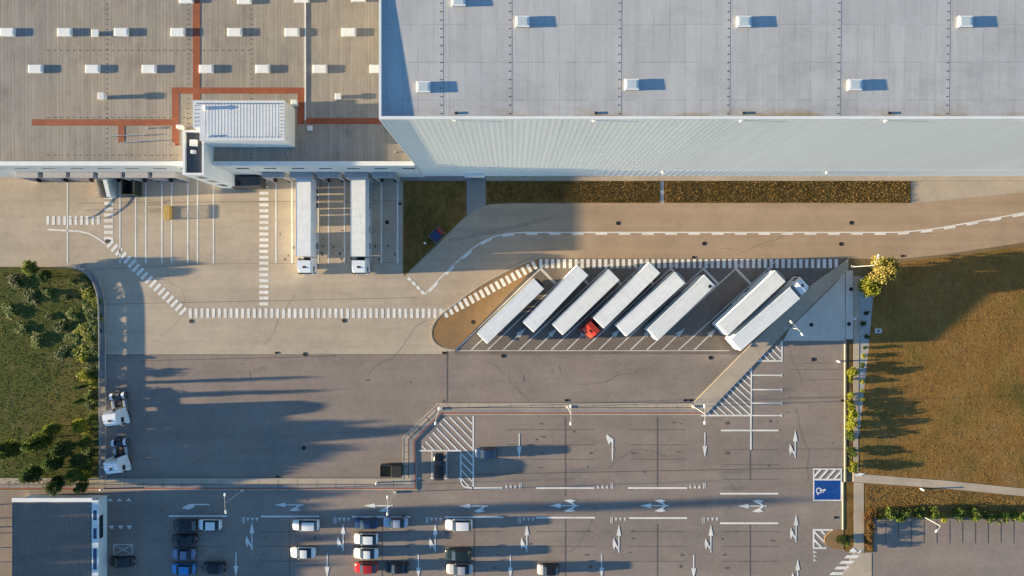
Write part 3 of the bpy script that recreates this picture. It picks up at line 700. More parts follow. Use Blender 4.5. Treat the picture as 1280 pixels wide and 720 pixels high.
# stair tower in front of it
T0,T1,TY0,TY1,TH=-51.65,-48.3,17.75,24.7,12.6
b=MB().box(T0,T1,TY0,TY1,0,TH-.45); 
for x0,x1,y0,y1 in ((T0,T0+.38,TY0,TY1),(T1-.30,T1,TY0,TY1),(T0+.38,T1-.30,TY0,TY0+.3),(T0+.38,T1-.30,TY1-.25,TY1)): b.box(x0,x1,y0,y1,TH-.449,TH)
st=sub(b,'stair_tower',M['white'],d,d)
MB().flat([(T0+.38,TY0+.3),(T1-.3,TY0+.3),(T1-.3,TY1-.25),(T0+.38,TY1-.25)],TH-.44).build('roof',M['darkroof'],st)
X,Y=at(241.5,178.5,TH); MB().bbox(X-.5,X+.5,Y-.5,Y+.5,TH-.44,TH+.12,.05).build('roof_hatch',M['white'],st)
X,Y=at(240.5,189.5,TH); b=MB().bbox(X-.35,X+.35,Y-.28,Y+.28,TH-.44,TH-.05,.04); b.disc(X,Y,TH-.049,.2,12,.03); b.build('air_conditioner',M['lampwhite'],st)
for z in (9.3,6.0,2.4): MB().box(-50.5,-49.4,TY0-.02,TY0+.0-.001,z,z+1.9).build('window',M['winblue'],st)
X,Y=at(223,158,RZ+1); b=MB().bbox(X-.4,X+.4,Y-.3,Y+.3,RZ-.02,RZ+1.0,.06); sub(b,'roof_ventilator',M['whitewall'],d,d)
# slit windows and dock shelters
xw=-35.4
xs=[-17.1]+[xw-4.58*i for i in range(-3,17)]
for x in xs:
    if -52<x<-48 : continue
    b=MB().box(x-1.05,x+1.05,DY-.05,DY-.033,7.3,7.85); sub(b,'window',M['winblue'],d,d)
for px in (61,94.5,127,160,192.5,225,257.5,355,388.2,421,454,487):
    X=(px-640)/7
    if px in (257.5,): continue
    b=MB()
    b.box(X-1.9,X-1.5,DY-.95,DY-.04,.0,4.35); b.box(X+1.5,X+1.9,DY-.95,DY-.04,.0,4.35); b.bbox(X-1.95,X+1.95,DY-1.0,DY-.035,4.352,4.75,.04)
    o=sub(b,'dock_shelter',M['shelter'],d,d)
    MB().box(X-1.48,X+1.48,DY-.20,DY-.06,1.1,4.3).build('dock_door',M['whitewall'],o)
    bb=MB(); bb.box(X-1.3,X-1.05,DY-1.0,DY-.3,.4,1.0); bb.box(X+1.05,X+1.3,DY-1.0,DY-.3,.4,1.0); bb.build('dock_bumper',M['dark'],o)

# gatehouse at the lower left
GX1=-71.3; g=empty('gatehouse',-76,-45,0,0,'low gatehouse with brown ribbed roof and white glazed canopy edge','gatehouse')
b=MB().box(-86,GX1-1.0,-70,-36.95,0,3.3); sub(b,'wall',M['whitewall'],g,g)
b=MB(); b.box(-86.2,GX1-1.12,-70,-36.9,3.301,3.55); x=-86
while x<GX1-1.3: b.box(x-.04,x+.04,-69.9,-37,3.55,3.62); x+=.42
b.mat(1)
for q in range(40): b.box(GX1-1.42,GX1-1.2,-37.3-q*.8,-37.2-q*.8,3.551,3.66)
sub(b,'roof',[M['asphalt'],M['seam']],g,g)
b=MB().box(GX1-1.1,GX1,-70,-36.6,3.36,3.62); b.box(-86.2,GX1-1.101,-36.88,-36.2,3.36,3.60); sub(b,'canopy',M['white'],g,g)
for y0,y1 in ((-40.0,-38.3),(-43.2,-41.4),(-48.5,-44.9),(-55,-51)):
    b=MB().box(GX1-.85,GX1-.25,y0,y1,3.605,3.635); sub(b,'canopy_window',M['winblue'],g,g)
b=MB().box(GX1-1.0,GX1-.98,-44,-40,1.0,2.2); sub(b,'window',M['glass'],g,g)

# ------------------------------------------------------------------ vehicles
def wheel(parent, x, y, r, wdt):
    t=MB().tube((0,-wdt/2,0),(0,wdt/2,0),r,r,18); o=t.build('wheel',M['dark'],parent,loc=(x,y,r))
    s=1 if y>0 else -1
    rm=MB().tube((0,s*wdt*.3,0),(0,s*(wdt/2+.012),0),r*.6,r*.55,14); rm.build('rim',M['rim'],o)
    return o
CARS={'sedan':[(2.25,.60,.52,.46,.60),(2.12,.80,.62,.66,.72),(1.65,.88,.74,.74,.86),(1.0,.90,.86,.74,.93),(.28,.90,.91,.70,1.37),(-.35,.90,.92,.71,1.42),(-.95,.90,.93,.69,1.38),(-1.62,.89,.93,.70,1.02),(-2.1,.84,.86,.70,.96),(-2.25,.70,.60,.55,.70)],
 'hatch':[(2.05,.60,.55,.46,.64),(1.92,.80,.66,.66,.78),(1.5,.87,.78,.74,.92),(1.0,.88,.88,.74,1.0),(.36,.88,.93,.70,1.43),(-.4,.88,.95,.71,1.48),(-1.3,.88,.96,.69,1.44),(-1.85,.86,.96,.66,1.05),(-2.0,.80,.85,.66,.92),(-2.05,.72,.60,.6,.7)],
 'estate':[(2.35,.60,.58,.46,.66),(2.2,.82,.70,.68,.80),(1.7,.91,.82,.76,.95),(1.1,.92,.93,.76,1.03),(.42,.92,.98,.74,1.53),(-.5,.92,1.0,.75,1.59),(-1.75,.92,1.0,.73,1.54),(-2.15,.90,1.0,.70,1.1),(-2.3,.84,.88,.70,.95),(-2.35,.74,.62,.62,.72)]}
def car(px, py, ang, kind, col, label, L=None, roofmat=None, hoodmat=None):
    st=CARS[kind]; x,y=at(px,py,.95); k0=(L/(2*st[0][0])) if L else 1
    r=empty('parked_car',x,y,0,ang,label,'car','cars in the staff car park')
    n=len(st); R=[]
    for (X,w_,zs,wt,zt) in st:
        half=[(w_*.93,.24),(w_,.24+(zs-.24)*.5),(w_*.985,zs),(wt,zt),(wt*.55,zt+.035)]
        R.append([(X*k0,a,z) for a,z in half]+[(X*k0,-a,z) for a,z in half[::-1]])
    body=MB();ws=MB();rw=MB();sl=MB();sr=MB(); m=10
    for i in range(n-1):
        for j in range(m):
            kx=(j+1)%m; q=[R[i][j],R[i][kx],R[i+1][kx],R[i+1][j]]
            tgt=body; body.mi=0
            if i==3 and j in (3,4,5): tgt=ws
            elif i==6 and j in (3,4,5): tgt=rw
            elif 3<=i<=6 and j==2: tgt=sl
            elif 3<=i<=6 and j==6: tgt=sr
            elif 4<=i<=5 and j in (3,4,5) and roofmat: body.mi=1
            elif i<3 and hoodmat: body.mi=2
            tgt.add(q,[(0,3,2,1)])
    body.mi=0; body.add(R[0],[tuple(range(m))]); body.add(R[-1],[tuple(range(m-1,-1,-1))])
    mats=[CARPAINT[col],roofmat or CARPAINT[col],hoodmat or CARPAINT[col]]
    bo=body.build('body',mats,r)
    bm=bmesh.new(); bm.from_mesh(bo.data); bmesh.ops.remove_doubles(bm,verts=bm.verts,dist=.0005); bmesh.ops.recalc_face_normals(bm,faces=bm.faces)
    for f in bm.faces: f.smooth=len(f.verts)<6
    bm.to_mesh(bo.data); bm.free()
    ws.build('windscreen',M['glass'],r); rw.build('rear_window',M['glass'],r); sl.build('side_window',M['glass'],r); sr.build('side_window',M['glass'],r)
    W=st[3][1]
    for s in (1,-1):
        for X in (st[0][0]*.62*k0,-st[0][0]*.60*k0): wheel(r,X,s*(W-.10),.31,.22)
        MB().bbox((st[0][0]-.30)*k0,(st[0][0]-.12)*k0,s*.6-.14,s*.6+.14,.56,.70,.03).build('headlight',M['headlight'],r)
        MB().bbox((st[-1][0]-.012)*k0,(st[-1][0]+.1)*k0,s*.58-.12,s*.58+.12,.66,.80,.02).build('tail_light',M['redlight'],r)
        MB().bbox(st[3][0]*k0-.38,st[3][0]*k0-.22,s*(W+.1)-.1,s*(W+.1)+.1,.86,1.0,.03).build('mirror',mats[0],r)
    MB().cbox(-st[0][0]*k0-.0,0,.5,.03,.5,.12).build('number_plate',M['lampwhite'],r)
    return r
PI=math.pi
C1=[(607.5,567,PI,'hatch','darkblue','dark blue small car alone beside the hatched corner, facing left',3.9),
(548.3,584,PI/2,'estate','black','black car parked upright on the bay below the hatched corner',4.8),
(231,657,PI,'estate','black','black car at top of the leftmost row, left of the silver hatchback',4.2),
(261,656.5,PI,'hatch','white','pale silver hatchback with dark rear window in the shaded left row',4.1),
(229,675.2,PI,'sedan','black','black car second from top in the leftmost shaded row',4.3),
(228.5,693,PI,'sedan','bluegrey','blue grey car third from top in the leftmost shaded row',4.2),
(228,712,PI,'hatch','brightblue','bright blue car at the bottom of the leftmost row',4.2),
(266,711,PI,'hatch','black','small black car right of the bright blue car',3.9),
(381.5,656.8,PI,'estate','white','large white car at top of the two white cars alone in their row',4.7),
(378,691.6,PI,'sedan','white','white saloon below the large white car',4.4),
(457,655,PI,'sedan','darkblue','dark blue saloon with bright windscreen left of the silver blue car',4.4),
(494,653.8,PI,'sedan','silver','silver blue saloon right of the dark blue one under the lamp',4.4),
(457,674.3,PI,'hatch','white','white hatchback directly below the dark blue saloon',4.2),
(457,692.5,PI,'sedan','white','white car directly above the red car',4.3),
(457,710.5,PI,'hatch','red','bright red hatchback beside the black saloon',4.0),
(495.5,710.8,PI,'sedan','black','black saloon parked right of the red car',4.3),
(573.5,656.8,PI,'estate','white','white estate car above the dark green car in the fourth row',4.8),
(572.5,693.5,PI,'estate','darkgreen','very dark green car between the white estate and the grey car',4.7),
(574.5,712.3,PI,'sedan','lightgrey','light grey saloon below the dark green car',4.7),
(685.5,713,PI,'hatch','black','car with black roof and pale bonnet parked alone at the bottom edge',3.9),
(150.5,703,PI,'sedan','black','black car in deep shade beside the gatehouse',4.3)]
for i,(px,py,a,kd,c_,lab,L) in enumerate(C1):
    car(px,py,a,kd,c_,lab,L,hoodmat=CARPAINT['lightgrey'] if i==19 else None, roofmat=None)

def trailer(root, x0, roof='trailerroof', bows=True, unit=None, L=13.6):
    """x0 is the front face; the trailer runs back along -x"""
    b=MB(); b.bbox(x0-L,x0,-1.275,1.275,1.18,3.98,.045); b.mat(1)
    b.rect(x0-L+.07,-1.2,x0-.07,1.2,3.986)
    if bows:
        for i in range(1,22): X=x0-L+i*L/22; b.box(X-.02,X+.02,-1.19,1.19,3.987,3.997)
    b.mat(0); b.box(x0-L,x0,-1.285,-1.235,3.90,4.0); b.box(x0-L,x0,1.235,1.285,3.90,4.0)
    bo=b.build('trailer_body',[M['trailerside'],M[roof]],root)
    for s in (1,-1):
        f=MB().box(x0-L-.035,x0-L-.004,min(s*.02,s*1.22),max(s*.02,s*1.22),1.25,3.85); f.tube((x0-L-.06,s*.5,1.3),(x0-L-.06,s*.5,3.8),.025); f.build('rear_door',M['trailerside'],bo)
        MB().cbox(x0-L-.02,s*1.05,1.02,.08,.35,.16).build('rear_light',M['redlight'],root)
        sg=MB()
        for a,b_,z0 in ((4.3,.4,.25),(7.3,5.5,.3),(8.45,7.55,.3),(13.3,8.6,.75)): sg.box(x0-a,x0-b_,s*1.19-.02,s*1.19+.02,z0,1.16)
        sg.build('side_guard',M['trailerside'],root)
        g=MB().tube((x0-2.9,s*.75,1.15),(x0-2.9,s*.75,.1),.07); g.cbox(x0-2.9,s*.75,.05,.35,.3,.1); g.build('landing_leg',M['chassis'],root)
        for X in (9.2,10.5,11.8): wheel(root,x0-X,s*1.05,.5,.38)
    c=MB().box(x0-L+.1,x0-.4,-.55,-.4,.85,1.178); c.box(x0-L+.1,x0-.4,.4,.55,.85,1.178)
    for X in (1.,4.,7.,9.2,10.5,11.8,13.3): c.box(x0-X-.06,x0-X+.06,-1.1,1.1,.95,1.1)
    c.cbox(x0-L+.05,0,.55,.1,2.3,.14); c.build('trailer_chassis',M['chassis'],root)
    if unit=='fridge':
        q=[(x0+.003+.42*math.cos(t),1.12*math.sin(t)) for t in [-PI/2+PI*i/10 for i in range(11)]]
        MB().prism(q,1.9,3.8).build('refrigeration_unit',M['dark'],root)
    elif unit=='bow':
        MB().path([(x0-.02+.36*math.cos(t),1.2*math.sin(t),3.75) for t in [-PI/2+PI*i/10 for i in range(11)]],.05).build('front_rail',M['lampwhite'],root)
        MB().path([(x0-.02+.2*math.cos(t),1.0*math.sin(t),2.6) for t in [-PI/2+PI*i/8 for i in range(9)]],.12).build('air_line',M['dark'],root)
    elif unit=='hatch':
        MB().cbox(x0-.75,-.75,4.0,.5,.5,.05).build('roof_hatch',M['dark'],root)
        MB().bbox(x0+.003,x0+.35,-1.0,.9,1.9,3.5,.08).build('refrigeration_unit',M['darkgrey'],root)
def tractor(root, cm, bare=False):
    """front bumper at x=0, running back along -x"""
    def ring(x,hw,z0,z1,t): return [(x,-hw,z0),(x,-hw,z0+(z1-z0)*.55),(x,-hw*(1-t*.35),z1-.28),(x,-hw*(1-t),z1),(x,hw*(1-t),z1),(x,hw*(1-t*.35),z1-.28),(x,hw,z0+(z1-z0)*.55),(x,hw,z0)]
    b=MB(); b.loft([ring(-2.35,1.22,.85,3.72,.06),ring(-1.5,1.24,.6,3.78,.10),ring(-.75,1.24,.45,3.62,.16),ring(-.30,1.22,.38,3.22,.2),ring(-.04,1.16,.35,2.3,.05),ring(0,1.1,.36,1.6,.02)])
    cab=b.build('cab',M[cm],root)
    w_=MB(); w_.add([(-.015,-1.05,1.72),(-.015,1.05,1.72),(-.22,1.0,2.85),(-.22,-1.0,2.85)],[(0,1,2,3)]); w_.build('windscreen',M['glass'],cab,loc=(.03,0,.0))
    MB().bbox(-.42,.05,-1.1,1.1,2.9,2.98,.02).build('sun_visor',M['darkgrey'],cab)
    hb=MB().cbox(-1.25,0.05,3.735,.50,.55,.05); hb.build('roof_hatch',M['dark'],cab)
    for s in (1,-1):
        MB().box(-1.35,-.5,s*1.245-.01,s*1.245+.01,1.85,2.6).build('side_window',M['glass'],cab)
        m_=MB().bbox(-.30,-.10,s*1.42-.12,s*1.42+.12,1.9,2.6,.04); m_.tube((-.3,s*1.2,2.5),(-.2,s*1.42,2.5),.03); m_.build('mirror',M['dark'],cab)
        MB().cbox(-.02,s*.85,.75,.1,.4,.22).build('headlight',M['headlight'],cab)
        f=MB(); f.add([(-2.36,s*1.22,.9),(-2.36,s*1.16,3.6),(-2.85,s*1.02,3.3),(-2.85,s*1.2,.9)],[(0,1,2,3)]); f.add([(-2.36,s*1.19,.9),(-2.36,s*1.13,3.6),(-2.85,s*.99,3.3),(-2.85,s*1.17,.9)],[(0,1,2,3)]); f.build('side_fairing',M[cm],root)
        MB().bbox(-4.2,-2.75,s*1.0-.25,s*1.0+.25,.45,1.0,.1).build('fuel_tank',M['rim'],root)
        mg=[(-5.0+.62*math.cos(t),.5+.62*math.sin(t)) for t in [PI*(.05+.9*i/8) for i in range(9)]]
        g=MB(); g.loft([[(X,s*1.05-.3,Z),(X,s*1.05+.2,Z),(X,s*1.05+.2,Z+.03),(X,s*1.05-.3,Z+.03)] for X,Z in mg]); g.build('mudguard',M['cabwhite' if bare else 'chassis'],root)
        wheel(root,-1.35,s*1.03,.5,.34); wheel(root,-5.0,s*.95,.5,.56)
    MB().bbox(-.12,.06,-1.15,1.15,.35,.7,.04).build('bumper',M[cm],root)
    c=MB().box(-6.0,-.6,-.5,-.38,.7,.95); c.box(-6.0,-.6,.38,.5,.7,.95)
    for X in (-2.6,-3.6,-4.4,-5.9): c.box(X-.08,X+.08,-.5,.5,.72,.93)
    c.box(-3.0,-2.5,-.9,.9,.95,1.1); c.build('chassis',M['chassis'],root)
    f=MB().disc(-4.7,0,.96,.52,18,.13); f.box(-5.5,-5.0,-.35,.35,.96,1.02); f.build('fifth_wheel',M['darkgrey'],root)
def place_trailer(name, front, rear, label, tr=None, unit=None, roof='trailerroof', bows=True, group='trailers parked in the slanted bays'):
    f=Vector(at(*front,4.0)); r_=Vector(at(*rear,4.0)); ang=math.atan2(*(f-r_).yx); c=(f+r_)/2
    cat='lorry' if tr else 'trailer'
    e=empty(name,c.x,c.y,0,ang,label,cat,group)
    if tr:
        piv=empty('tractor_unit',6.8+3.05,0,0); piv.parent=e
        tractor(piv,tr)
    trailer(e,6.8,roof,bows,unit)
    return e
def mid(a,b): return ((a[0]+b[0])/2,(a[1]+b[1])/2)
GR='trailers parked in the slanted bays'
place_trailer('semi_trailer',mid((668,347),(680.6,360)),mid((595,417),(608.5,430.7)),'white trailer with black front unit in the first slanted bay beside the brown island',unit='fridge')
place_trailer('semi_trailer',mid((721.9,330.6),(737,343)),mid((652.6,403),(666.7,416.3)),'plain white trailer second from the brown island, reaching onto the crosswalk',bows=False)
place_trailer('semi_trailer',mid((761.5,336.2),(776.3,348.4)),mid((689,406),(703.4,420)),'plain white trailer just left of the red cab lorry',bows=False,roof='trailercream')
place_trailer('articulated_lorry',mid((741.5,397.5),(753.5,411.9)),mid((813.4,327.2),(825.5,340.5)),'white lorry with a red cab facing down left in the slanted bays',tr='cabred')
place_trailer('semi_trailer',mid((844,339),(858.4,353)),mid((769.4,406.9),(783,422)),'white trailer with curved front rail just right of the red cab lorry',unit='bow',bows=False)
place_trailer('semi_trailer',mid((880.6,343),(896,355.6)),mid((806.9,413),(823,426)),'white trailer with a dark roof hatch, left of the empty slanted bay',unit='hatch',roof='trailercream')
place_trailer('semi_trailer',mid((969,337.5),(985.6,349.8)),mid((894,406),(909.7,421.5)),'white trailer with curved front rail right of the empty slanted bay',unit='bow',roof='trailercream')
place_trailer('articulated_lorry',mid((990,357.5),(1002.5,370.6)),mid((909.4,425.3),(926,441)),'white lorry with white cab facing up right in the last slanted bay',tr='cabwhite')
GD='lorries standing at the loading docks'
place_trailer('articulated_lorry',(379.0,320.5),(379.0,221),'white lorry at the loading dock nearest the crosswalk, with seamed roof',tr='cabwhite',group=GD)
place_trailer('articulated_lorry',(447.4,320.5),(447.4,221),'white lorry at the loading dock farther right, with smooth roof',tr='cabwhite',bows=False,roof='trailercream',group=GD)
for px,py,yaw,lab in ((140.5,534,-82,'upper white tractor unit without trailer by the left verge'),(142,594,-83,'lower white tractor unit without trailer by the left verge')):
    x,y=at(px,py,3.2); e=empty('tractor_unit',x,y,0,math.radians(yaw),lab,'truck','tractor units parked by the left verge'); tractor(e,'cabwhite',True)

# ------------------------------------------------------------------ yard equipment
def thing_mesh(name, mb, mats, label, cat, group=None, loc=None):
    return prop(mb.build(name, mats, loc=loc), label, cat, group)
x,y=at(488.5,589.2,1.5)
e=empty('roll_off_container',x-.95,y,0,0,'dark open waste container with a lighter load, left one of the pair','container','waste containers beside the footpath')
b=MB(); W=.95
b.box(-W,W,-.98,.98,.12,.3); b.box(-W,-W+.06,-.98,.98,.3,1.5); b.box(W-.06,W,-.98,.98,.3,1.5); b.box(-W+.06,W-.06,-.98,-.92,.3,1.5); b.box(-W+.06,W-.06,.92,.98,.3,1.5); b.build('tub',M['darkgrey'],e)
MB().box(-W+.07,W-.07,-.91,.91,.31,1.15).build('load',M['soil'],e); MB().cbox(0,-1.0,1.2,1.7,.06,.12).build('rail',M['chassis'],e)
e=empty('covered_container',x+1.02,y,0,0,'black covered waste container, right one of the pair','container','waste containers beside the footpath')
MB().bbox(-.93,.93,-1.0,1.0,.12,1.6,.06).build('tub',M['greenskip'],e); MB().bbox(-.9,.9,-.96,.96,1.602,1.72,.04).build('lid',M['dark'],e); MB().box(-.7,-.4,-1.15,-1.01,.0,.35).build('foot',M['dark'],e); MB().box(.4,.7,-1.15,-1.01,.0,.35).build('foot',M['dark'],e)
x,y=at(208.3,265.5,.9); e=empty('steel_trestle',x,y,0,0,'yellow steel trestle standing alone among the dock bays','trestle')
b=MB().bbox(-.55,.55,-1.25,1.25,.80,.9,.03); b.build('top_plate',M['yellow'],e)
MB().box(-.5,.5,-1.2,1.2,.08,.17).build('base_plate',M['yellow'],e)
b=MB()
for q in range(9): b.box(-.04,.04,-1.16+q*.28,-1.06+q*.28,.171,.80)
b.build('grating',M['yellow'],e)
for sx in (-1,1):
    for sy in (-1,1): MB().tube((sx*.5,sy*1.15,0),(sx*.44,sy*1.1,.80),.06).build('leg',M['yellow'],e)
MB().box(-.42,.42,-1.0,-.9,.2,.3).build('brace',M['yellow'],e); MB().box(-.42,.42,.9,1.0,.2,.3).build('brace',M['yellow'],e)
x,y=at(159.5,232.5,2.2); e=empty('waste_skip',x,y,0,0,'dark green open skip backed onto the left dock doors','skip')
b=MB(); b.box(-1.15,1.15,-1.5,1.5,.15,.3); b.box(-1.15,-1.07,-1.5,1.5,.3,2.2); b.box(1.07,1.15,-1.5,1.5,.3,2.2); b.box(-1.07,1.07,-1.5,-1.42,.3,2.2); b.box(-1.07,1.07,1.42,1.5,.3,2.2); b.build('tub',M['greenskip'],e)
b=MB()
for q in (-1.,-.0,1.): b.box(1.152,1.21,q-.05,q+.05,.2,2.15)
b.build('rib',M['greenskip'],e); MB().box(.5,1.06,-1.4,1.4,.31,1.7).build('load',M['island'],e)
x,y=at(307,227.5,2.7); e=empty('waste_compactor',x,y,0,0,'dark grey waste compactor with a roof hatch beside the stair tower','compactor')
MB().bbox(-2.45,2.45,-.85,1.0,.2,2.5,.05).build('body',M['darkgrey'],e); MB().cbox(-1.25,-.1,2.55,.75,.75,.12).build('hatch',M['dark'],e); MB().bbox(-3.0,-2.46,-.8,.8,.2,1.9,.04).build('press_head',M['chassis'],e)
for sx in (-2.2,2.2): MB().cbox(sx,0,.1,.3,1.6,.2).build('skid',M['chassis'],e)
x,y=at(545.5,293.5,1.0); e=empty('pump_cabinet',x,y,.08,math.radians(-42),'navy blue cabinet with a red end in the dark corner bed','cabinet')
MB().bbox(-.8,.8,-1.0,.55,0,.9,.04).build('cabinet',M['navy'],e); MB().bbox(-.62,.62,.56,1.1,0,.8,.04).build('end_box',M['redpanel'],e)
b=MB(); b.path([(-1.0,-1.15,.3),(1.0,-1.15,.3),(1.0,1.2,.3),(-1.0,1.2,.3),(-1.0,-1.15,.3)],.03); b.build('frame',M['metal'],e)
x,y=at(531,303.8,.6); thing_mesh('bollard',MB().tube((0,0,0),(0,0,.7),.16,.14,12).tube((0,0,.7),(0,0,.78),.2,.08,12),M['lampwhite'],'short white bollard in the dark corner bed','bollard',loc=(x,y,.08))
for i,(px,py,lab) in enumerate(((1048.5,452,'small white bollard on the asphalt beside the shrub bed'),(1068,398.5,'small white bollard on the pavement by the gravel strip'),(1153,612,'white bollard in the small lawn below the path'),(127,612,'white post at the gatehouse corner'),(470.5,604,'white bollard on the footpath near the waste containers'))):
    x,y=at(px,py,.5); thing_mesh('bollard',MB().tube((0,0,0),(0,0,.8),.14,.13,12).tube((0,0,.8),(0,0,.86),.18,.08,12),M['lampwhite'],lab,'bollard','white bollards',loc=(x,y,.05))
# dock ramp walls and bent railing at left
for px,wd,lab in ((124.5,.42,'bare concrete wing wall at the left dock door'),(136.5,.7,'white concrete wing wall beside the crosswalk end')):
    x,y=at(px,234,1.3); b=MB(); b.loft([[(-wd/2,-1.7,0),(wd/2,-1.7,0),(wd/2,1.8,0),(-wd/2,1.8,0)],[(-wd/2,-1.7,1.4),(wd/2,-1.7,1.4),(wd/2,1.8,2.7),(-wd/2,1.8,2.7)]])
    thing_mesh('wing_wall',b,M['path' if wd<.5 else 'whitewall'],lab,'wall',loc=(x,y,0))
e=empty('pipe_railing',*at(112,250),0,0,'bent grey pipe railing curving from the dock to the left','railing')
rl=[Vector(q)-Vector(at(112,250)) for q in pts([(122,228),(121,236),(117.5,246),(111,255),(103,262),(95,268),(84,273)],1.0)]
for z in (.35,.7): MB().path([(p.x,p.y,z) for p in rl],.04).build('rail',M['metal'],e)
for p in rl[::2]: MB().tube((p.x,p.y,0),(p.x,p.y,.7),.04).build('post',M['metal'],e)
# guard rail along the left verge
gl=offset(vl,.55); g0=Vector(gl[len(gl)//2])
e=empty('guard_rail',g0.x,g0.y,.06,0,'steel crash barrier curving along the green verge','guard rail')
G=[(p[0]-g0.x,p[1]-g0.y) for p in gl]
b=MB()
for z0,z1,o_ in ((.42,.52,.0),(.52,.58,.05),(.58,.66,.0),(.66,.72,.05),(.72,.78,.0)):
    A=offset(G,o_); B=offset(G,o_+.04); b.loft([[(A[i][0],A[i][1],z0),(B[i][0],B[i][1],z0),(B[i][0],B[i][1],z1),(A[i][0],A[i][1],z1)] for i in range(len(A))])
b.build('rail',M['metal'],e)
for i in range(0,len(G),2): MB().cbox(G[i][0]-.06,G[i][1],.36,.1,.1,.72).build('post',M['metal'],e)
# drain covers
mh=MB(); mh.disc(0,0,0,.36,22,.012); mh.disc(0,0,.0121,.27,22,.006)
for px,py,lab in ((134,301.5,'dark round manhole cover at the upper left crosswalk corner'),(239,401.5,'dark round manhole cover under the left end of the long crosswalk'),(430,400.8,'dark round manhole cover under the middle of the long crosswalk'),(381,442.8,'dark round manhole cover on the line between concrete and asphalt'),(628.8,444.8,'dark round manhole cover below the first slanted bays'),(591.3,402.5,'dark round manhole cover on the brown island'),(888,447,'dark round manhole cover below the last slanted bays'),(1014,406,'dark round manhole cover on the pale block paving'),(1061,405,'dark round manhole cover on the pale strip beside the block paving'),(1016.5,449.3,'dark round manhole cover just below the pale block paving'),(1064,278.5,'round manhole cover above the road line at the right'),(1051,305,'round manhole cover below the road line at the right'),(772.5,279,'round manhole cover above the road line near the truck shadow'),(880,304.5,'round manhole cover below the road line in mid road'),(1063.5,361.5,'dark round manhole cover near the two trees'),(484,277.8,'dark blue round manhole cover in the empty right dock bay'),(380,559.8,'dark round manhole cover in the shaded lower yard')):
    x,y=at(px,py); z={'on the brown':.10}.get(None,.02)
    if px in (591.3,): z=.102
    elif px in (1061,1063.5): z=.062
    thing_mesh('manhole_cover',mh,M['manhole'],lab,'manhole cover','round manhole covers',loc=(x,y,z+.012))
gr=MB(); gr.box(-.32,.32,-.2,.2,0,.01)
for q in range(5): gr.box(-.28+q*.14-.03,-.28+q*.14+.03,-.16,.16,.0101,.022)
for px,py,lab in ((346,441,'square drain grate on the joint left of the round cover'),(555,441,'square drain grate at the tip of the brown island'),(708,500.3,'square drain grate at the middle of the footpath kerb'),(856.5,500.3,'left drain grate of the pair at the slanted pavement'),(864,500.3,'right drain grate of the pair at the slanted pavement'),(347,596,'square drain grate at the lower footpath kerb'),(867,321.6,'square drain grate between road and trailer bays'),(1128,320,'square drain grate at the road edge by the lawn'),(500,254.5,'square drain grate beside the last dock bay'),(1053,500.5,'square drain grate at the shrub bed kerb'),(1044.5,646.8,'dark square drain grate below the blue bay')):
    x,y=at(px,py); thing_mesh('drain_grate',gr,M['manhole'],lab,'drain','square drain grates',loc=(x,y,.034))
x,y=at(1097.5,413.5); e=empty('inspection_cover',x,y,.07,0,'pale square concrete inspection cover in the shaded lawn','inspection cover')
MB().box(-.6,.6,-.42,.42,0,.06).build('slab',M['coverconc'],e); MB().disc(0,0,.0605,.2,14,.02).build('lid',M['manhole'],e)

# ------------------------------------------------------------------ lamps
def lamp(base, top, heads, label, h=6.3):
    x,y=at(*base); e=empty('street_lamp',x,y,.0,0,label,'street lamp','street lamps around the depot')
    MB().cbox(0,0,.15,.45,.45,.30).build('base',M['coverconc'],e)
    MB().tube((0,0,.3),(0,0,h),.065,.04,10).build('pole',M['lampgrey'],e)
    for hx,hy in heads:
        X,Y=at(hx,hy,h+.15); X-=x; Y-=y
        MB().path([(0,0,h-.05),(X*.5,Y*.5,h+.16),(X,Y,h+.15)],.03).build('arm',M['lampgrey'],e)
        a=math.atan2(Y,X); hd=MB().bbox(-.12,.42,-.15,.15,-.06,.06,.04); o=hd.build('lamp_head',M['lampwhite'],e,loc=(X,Y,h+.17)); o.rotation_euler=(0,0,a)
        MB().cbox(.2,0,-.085,.4,.25,.02).build('lens',M['headlight'],o)
    return e
lamp((303,613),None,[(281,619.5),(282,639)],'white double lamp on the footpath above the shaded car rows')
lamp((494.3,615),None,[(484.5,622.5),(484.3,641.5)],'white double lamp above the silver blue car')
lamp((709.3,508.3),None,[(713.3,509),(713.5,528.5)],'white double lamp at the middle of the upper footpath')
lamp((866.5,508),None,[(880.8,508.5),(881,527.5)],'white double lamp at the lower tip of the slanted pavement')
lamp((551.5,510.5),None,[(548.5,512),(544.5,528)],'white double lamp at the corner of the hatched area')
lamp((980,408.8),None,[(989.8,403.2),(1002,417)],'white double lamp beside the pale block paving',5.0)
lamp((1065,333.5),None,[(1097.5,321)],'white single lamp leaning past the autumn tree')
lamp((1151.6,644.3),None,[(1171.5,663)],'white single lamp over the small parking row',4.6)

